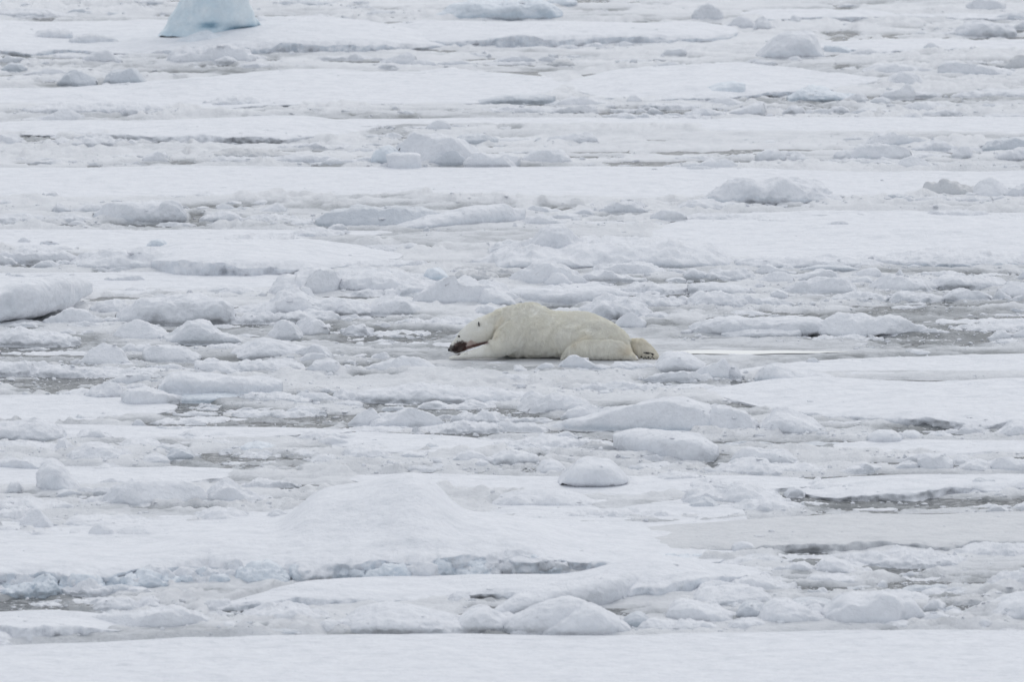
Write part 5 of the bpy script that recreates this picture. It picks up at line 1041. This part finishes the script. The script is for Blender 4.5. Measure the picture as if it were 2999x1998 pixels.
# ------------------------------------------------------------------ broken bits lying on and between the floes
def brash():
    rs = np.random.RandomState(11)
    bpy.context.view_layer.update()
    dg = bpy.context.evaluated_depsgraph_get()
    import bmesh
    temps = []
    for k in range(10):
        bm = bmesh.new(); bmesh.ops.create_icosphere(bm, subdivisions=2 if k < 5 else 1, radius=1.0)
        v = np.array([q.co[:] for q in bm.verts]); f = np.array([[q.index for q in fc.verts] for fc in bm.faces]); bm.free()
        r = 1 + .38 * fbm(v[:, 0] + k * 3, v[:, 1], v[:, 2], 1.1, 2, .6, k)
        v = v * r[:, None]
        for j in range(3):
            nrm = rs.normal(size=3); nrm[2] = abs(nrm[2]) ; nrm /= np.linalg.norm(nrm)
            t = v @ nrm; lim = np.percentile(t, 72); v = v - nrm * np.maximum(t - lim, 0)[:, None] * .8
        temps.append((v, f))
    spots = []      # px, py, radius px, flatness
    for (o, px, py, w, h, noun, look, lab) in list(ICE_RECORDS):
        if noun in ('ice floe', 'iceberg', 'snow hill'): continue
        n = int(w / 13 * (1.5 if 'pile' in noun or 'ridge' in noun else .9))
        for i in range(n):
            u = rs.uniform(-.56, .56)
            spots.append((px + u * w, py + rs.uniform(-h * .45, 7), np.clip(rs.lognormal(math.log(3.6), .55), 2, 13), rs.uniform(.45, .95)))
    for (a, b, c, d, st) in LEADS_AND_SHADE:
        n = int((b - a) * (d - c) / 260 * (1.3 - .5 * st)) + 3
        for i in range(min(n, 160)):
            spots.append((rs.uniform(a, b), rs.uniform(c - 4, d + 5), np.clip(rs.lognormal(math.log(4.0), .5), 2, 15), rs.uniform(.22, .6)))
    for i in range(420):
        cx, cy = rs.uniform(-120, 3120), rs.uniform(20, 1840)
        for j in range(rs.randint(1, 7)):
            spots.append((cx + rs.normal(0, 60), cy + rs.normal(0, 4), np.clip(rs.lognormal(math.log(3.2), .55), 1.6, 14), rs.uniform(.3, .8)))
    VV, FF, off = [], [], 0
    bear_px = (1300, 1940, 900, 1075)
    for (px, py, r, fl) in spots:
        if bear_px[0] < px < bear_px[1] and bear_px[2] < py < bear_px[3]: continue
        if 1940 < px < 2460 and 1022 < py < 1046: continue
        y = float(gy(py)); x = float(gx(px, y)); s = float(ppm(y)); R = r / s
        hit, loc, nn, ix, ho, mt = sc.ray_cast(dg, Vector((x, y, 3.5)), Vector((0, 0, -1)))
        if not hit or loc.z > 1.2 or nn.z < .35 or ho.name in ('body', 'fur', 'melt_pool'): continue
        on_snow = ho.name != 'sea_ice' and ho.name != 'sea'
        if on_snow:
            if rs.rand() < .82: continue
            fl *= .6
        v, f = temps[rs.randint(len(temps))]
        a = rs.uniform(0, 6.28); ca, sa = math.cos(a), math.sin(a)
        sx, sy = R * rs.uniform(.8, 1.7), R * rs.uniform(.7, 1.5)
        q = v * np.array([sx, sy, R * fl])
        q = np.stack([q[:, 0] * ca - q[:, 1] * sa + x, q[:, 0] * sa + q[:, 1] * ca + y, q[:, 2] + loc.z + R * fl * .25], 1)
        VV.append(q); FF.append(f + off); off += len(q)
    V = np.concatenate(VV); Fc = np.concatenate(FF)
    me = bpy.data.meshes.new("brash_ice")
    me.vertices.add(len(V)); me.vertices.foreach_set('co', V.astype(np.float32).ravel())
    me.loops.add(Fc.size); me.loops.foreach_set('vertex_index', Fc.astype(np.int32).ravel())
    me.polygons.add(len(Fc)); me.polygons.foreach_set('loop_start', (np.arange(len(Fc)) * 3).astype(np.int32))
    me.polygons.foreach_set('use_smooth', np.ones(len(Fc), bool))
    me.update(calc_edges=True); me.materials.append(SNOW)
    o = bpy.data.objects.new("brash_ice", me); sc.collection.objects.link(o)
    o['kind'] = 'stuff'; o['label'] = 'crumbs of broken ice strewn over the floes and leads'; pass
brash()

# ------------------------------------------------------------------ labels for the loose ice: look + where it lies
SHORT = {
 'long snowy floe carrying the turquoise iceberg, grey blue along its edge': None,
 'turquoise iceberg with narrow waist, cut off by the top edge': 'the turquoise iceberg',
 'tall smooth white block in the upper right, highest of its row': 'the tall smooth upper right block',
 'smooth flat dark grey slab lying on the snow in the upper middle': 'the flat dark grey slab',
 'smooth bright white rounded cube of ice in the upper middle': 'the smooth white cube',
 'large grey-white block with two lobes, left side of the upper rows': 'the two-lobed grey block',
 'long pale slab tilting up to the right, upper centre': 'the long tilted pale slab',
 'long crumbly white block with pale blue foot, alone on the upper right floe': 'the long crumbly blue-footed block',
 'small blue-grey lump standing alone on the left snow floe': 'the lone blue-grey lump',
 'huge snow covered slab tilting up to the right at the left edge': 'the huge tilted left slab',
 'great rounded snow boulder in the left middle, flat on top': 'the great flat-topped boulder',
 'bare blue-grey boulder half hidden in snow, up and left of the bear': 'the bare blue-grey boulder',
 'round hummock on top of the broad snow hill behind the bear': "the snow hill's hummock",
 'flat grey slab set before the long pale slab, right of the hill': 'the flat grey slab beyond the bear',
 "long straight slab with a grey side, just behind the bear's back": "the slab behind the bear's back",
 'small white spike poking up from a crusty block, right middle': 'the small white spike',
 'long rounded snow slab over dark water, right of the bear': 'the long rounded slab right of the bear',
 'steep triangular snow block in the left middle, level with the bear': 'the steep triangular left block',
 'big smooth flat topped slab lying in the left foreground of the bear': 'the big smooth left slab',
 'tall pointed shard leaning right, beside the rounded block by the hind paw': 'the tall pointed shard',
 'smooth blue tinted block at the near side of the melt pool': 'the block by the melt pool',
 'broken snow pile below the bear, standing in a dark lead': 'the broken pile below the bear',
 'ridged snow boulder beside open water, left of the broken pile': 'the ridged boulder by the water',
 'great grey-blue ice ramp rising to the right, below the melt pool': 'the great ice ramp',
 'thick smooth rounded slab floating in front of the great ramp': 'the thick slab before the ramp',
 'big clean white boulder in the lower middle, right of the dome': 'the big clean white boulder',
 'leaning snow pillar standing near the left edge in the lower rows': 'the leaning snow pillar',
 'long massive snow block resting in the lower left, shaded below': 'the long massive lower left block',
 'notched bright white block, right side of the lower rows': 'the notched white block',
 'bright white squared block at the near edge of the right dark lead': 'the bright squared block',
 'grey arched block on the right floe, above the wide dark lead': 'the grey arched block',
 'huge snow covered mass in the foreground with a dome and broken blue front': 'the domed foreground mass',
 'faceted wedge-shaped block at the left, behind the big mass': 'the faceted wedge',
 'knobbly snow ridge standing in the dark lead, lower right': 'the knobbly lower right ridge',
 'biggest flat topped block of the front row, right of centre': 'the biggest front block',
 'broad domed boulder at the front edge, centre of the front row': 'the broad domed front boulder',
 'long smooth snow block with dark waterline on the front row, left of centre': 'the long smooth front block',
}
LOOKS = {'ice block': ['snowy ice block', 'rounded snow block', 'small snow-capped block'], 'snow mound': ['smooth snow mound'], 'ice ridge': ['low snow ridge'],
         'ice pile': ['crumbly ice pile'], 'ice slab': ['flat ice slab'], 'ice chunk': ['small ice chunk'], 'ice boulder': ['rounded ice boulder'], 'ice shard': ['thin ice shard'],
         'ice floe': ['snow-covered floe'], 'ice mound': ['soft ice mound']}
FALL = []
def finish_labels():
    marks = [(r[1], r[2], SHORT[r[7]]) for r in ICE_RECORDS if r[7] in SHORT and SHORT[r[7]]]
    marks.append((1610, 1045, 'the polar bear'))
    used = set(r[7] for r in ICE_RECORDS if r[7])
    todo = [r for r in ICE_RECORDS if not r[7]]
    cnt = {}
    for (o, px, py, w, h, noun, look, lab) in todo:
        base = look or LOOKS.get(noun, ['piece of ice'])[0]
        head = base.split()[-1]
        if not look:
            size = ('tiny' if w * h < 500 else 'small' if w * h < 2000 else 'large' if w * h > 9000 else '')
            shp = ('long' if w > 5.5 * h else 'tall' if w < 1.7 * h else 'wide' if w > 3.5 * h else '')
            base = ' '.join(t for t in (size, shp, base.replace('small ', '')) if t)
        cands = []
        for (mx, my, mn) in marks:
            dx, dy = px - mx, (py - my) * 2.2
            cands.append((math.hypot(dx, dy), dx, dy, mn))
        cands.sort(key=lambda c: c[0])
        done = None
        for (dist, dx, dy, mn) in cands[:9]:
            if abs(dx) < 40 and abs(dy) > 20: rel = 'straight beyond' if dy < 0 else 'straight in front of'
            elif abs(dx) > 2.2 * abs(dy): rel = 'left of' if dx < 0 else 'right of'
            else: rel = ('beyond and ' if dy < 0 else 'in front and ') + ('left of' if dx < 0 else 'right of')
            how = 'close ' if dist < 130 else 'a little ' if dist < 330 else 'well '
            if rel.startswith('straight') : how = ''
            t = f"{base}, {how}{rel} {mn}"
            if t not in used and len(t.split()) <= 16: done = t; break
        if not done:
            FALL.append(base)
            third = 'left third' if px < 1000 else 'middle third' if px < 2000 else 'right third'
            t0 = f"{base} in the {third}, {cands[0][3].replace('the ', '', 1)} {'behind' if cands[0][2] > 0 else 'in front'}"
            k = 0; t = t0
            while t in used:
                k += 1; t = f"{base}, number {k} out from {cands[0][3]}"
            done = t
        used.add(done); o['label'] = done
    # kinds that repeat are groups
    names = {'ice block': 'loose ice blocks on the floes', 'ice slab': 'tilted and flat ice slabs', 'ice ridge': 'low snow ridges between floes', 'ice floe': 'floes packed together',
             'ice chunk': 'small ice chunks on the floes', 'ice boulder': 'rounded ice boulders', 'ice pile': 'crumbly ice piles', 'snow mound': 'snow mounds', 'ice shard': 'thin ice shards', 'ice mound': 'soft ice mounds'}
    for r in ICE_RECORDS:
        if r[5] in names: r[0]['group'] = names[r[5]]
finish_labels()
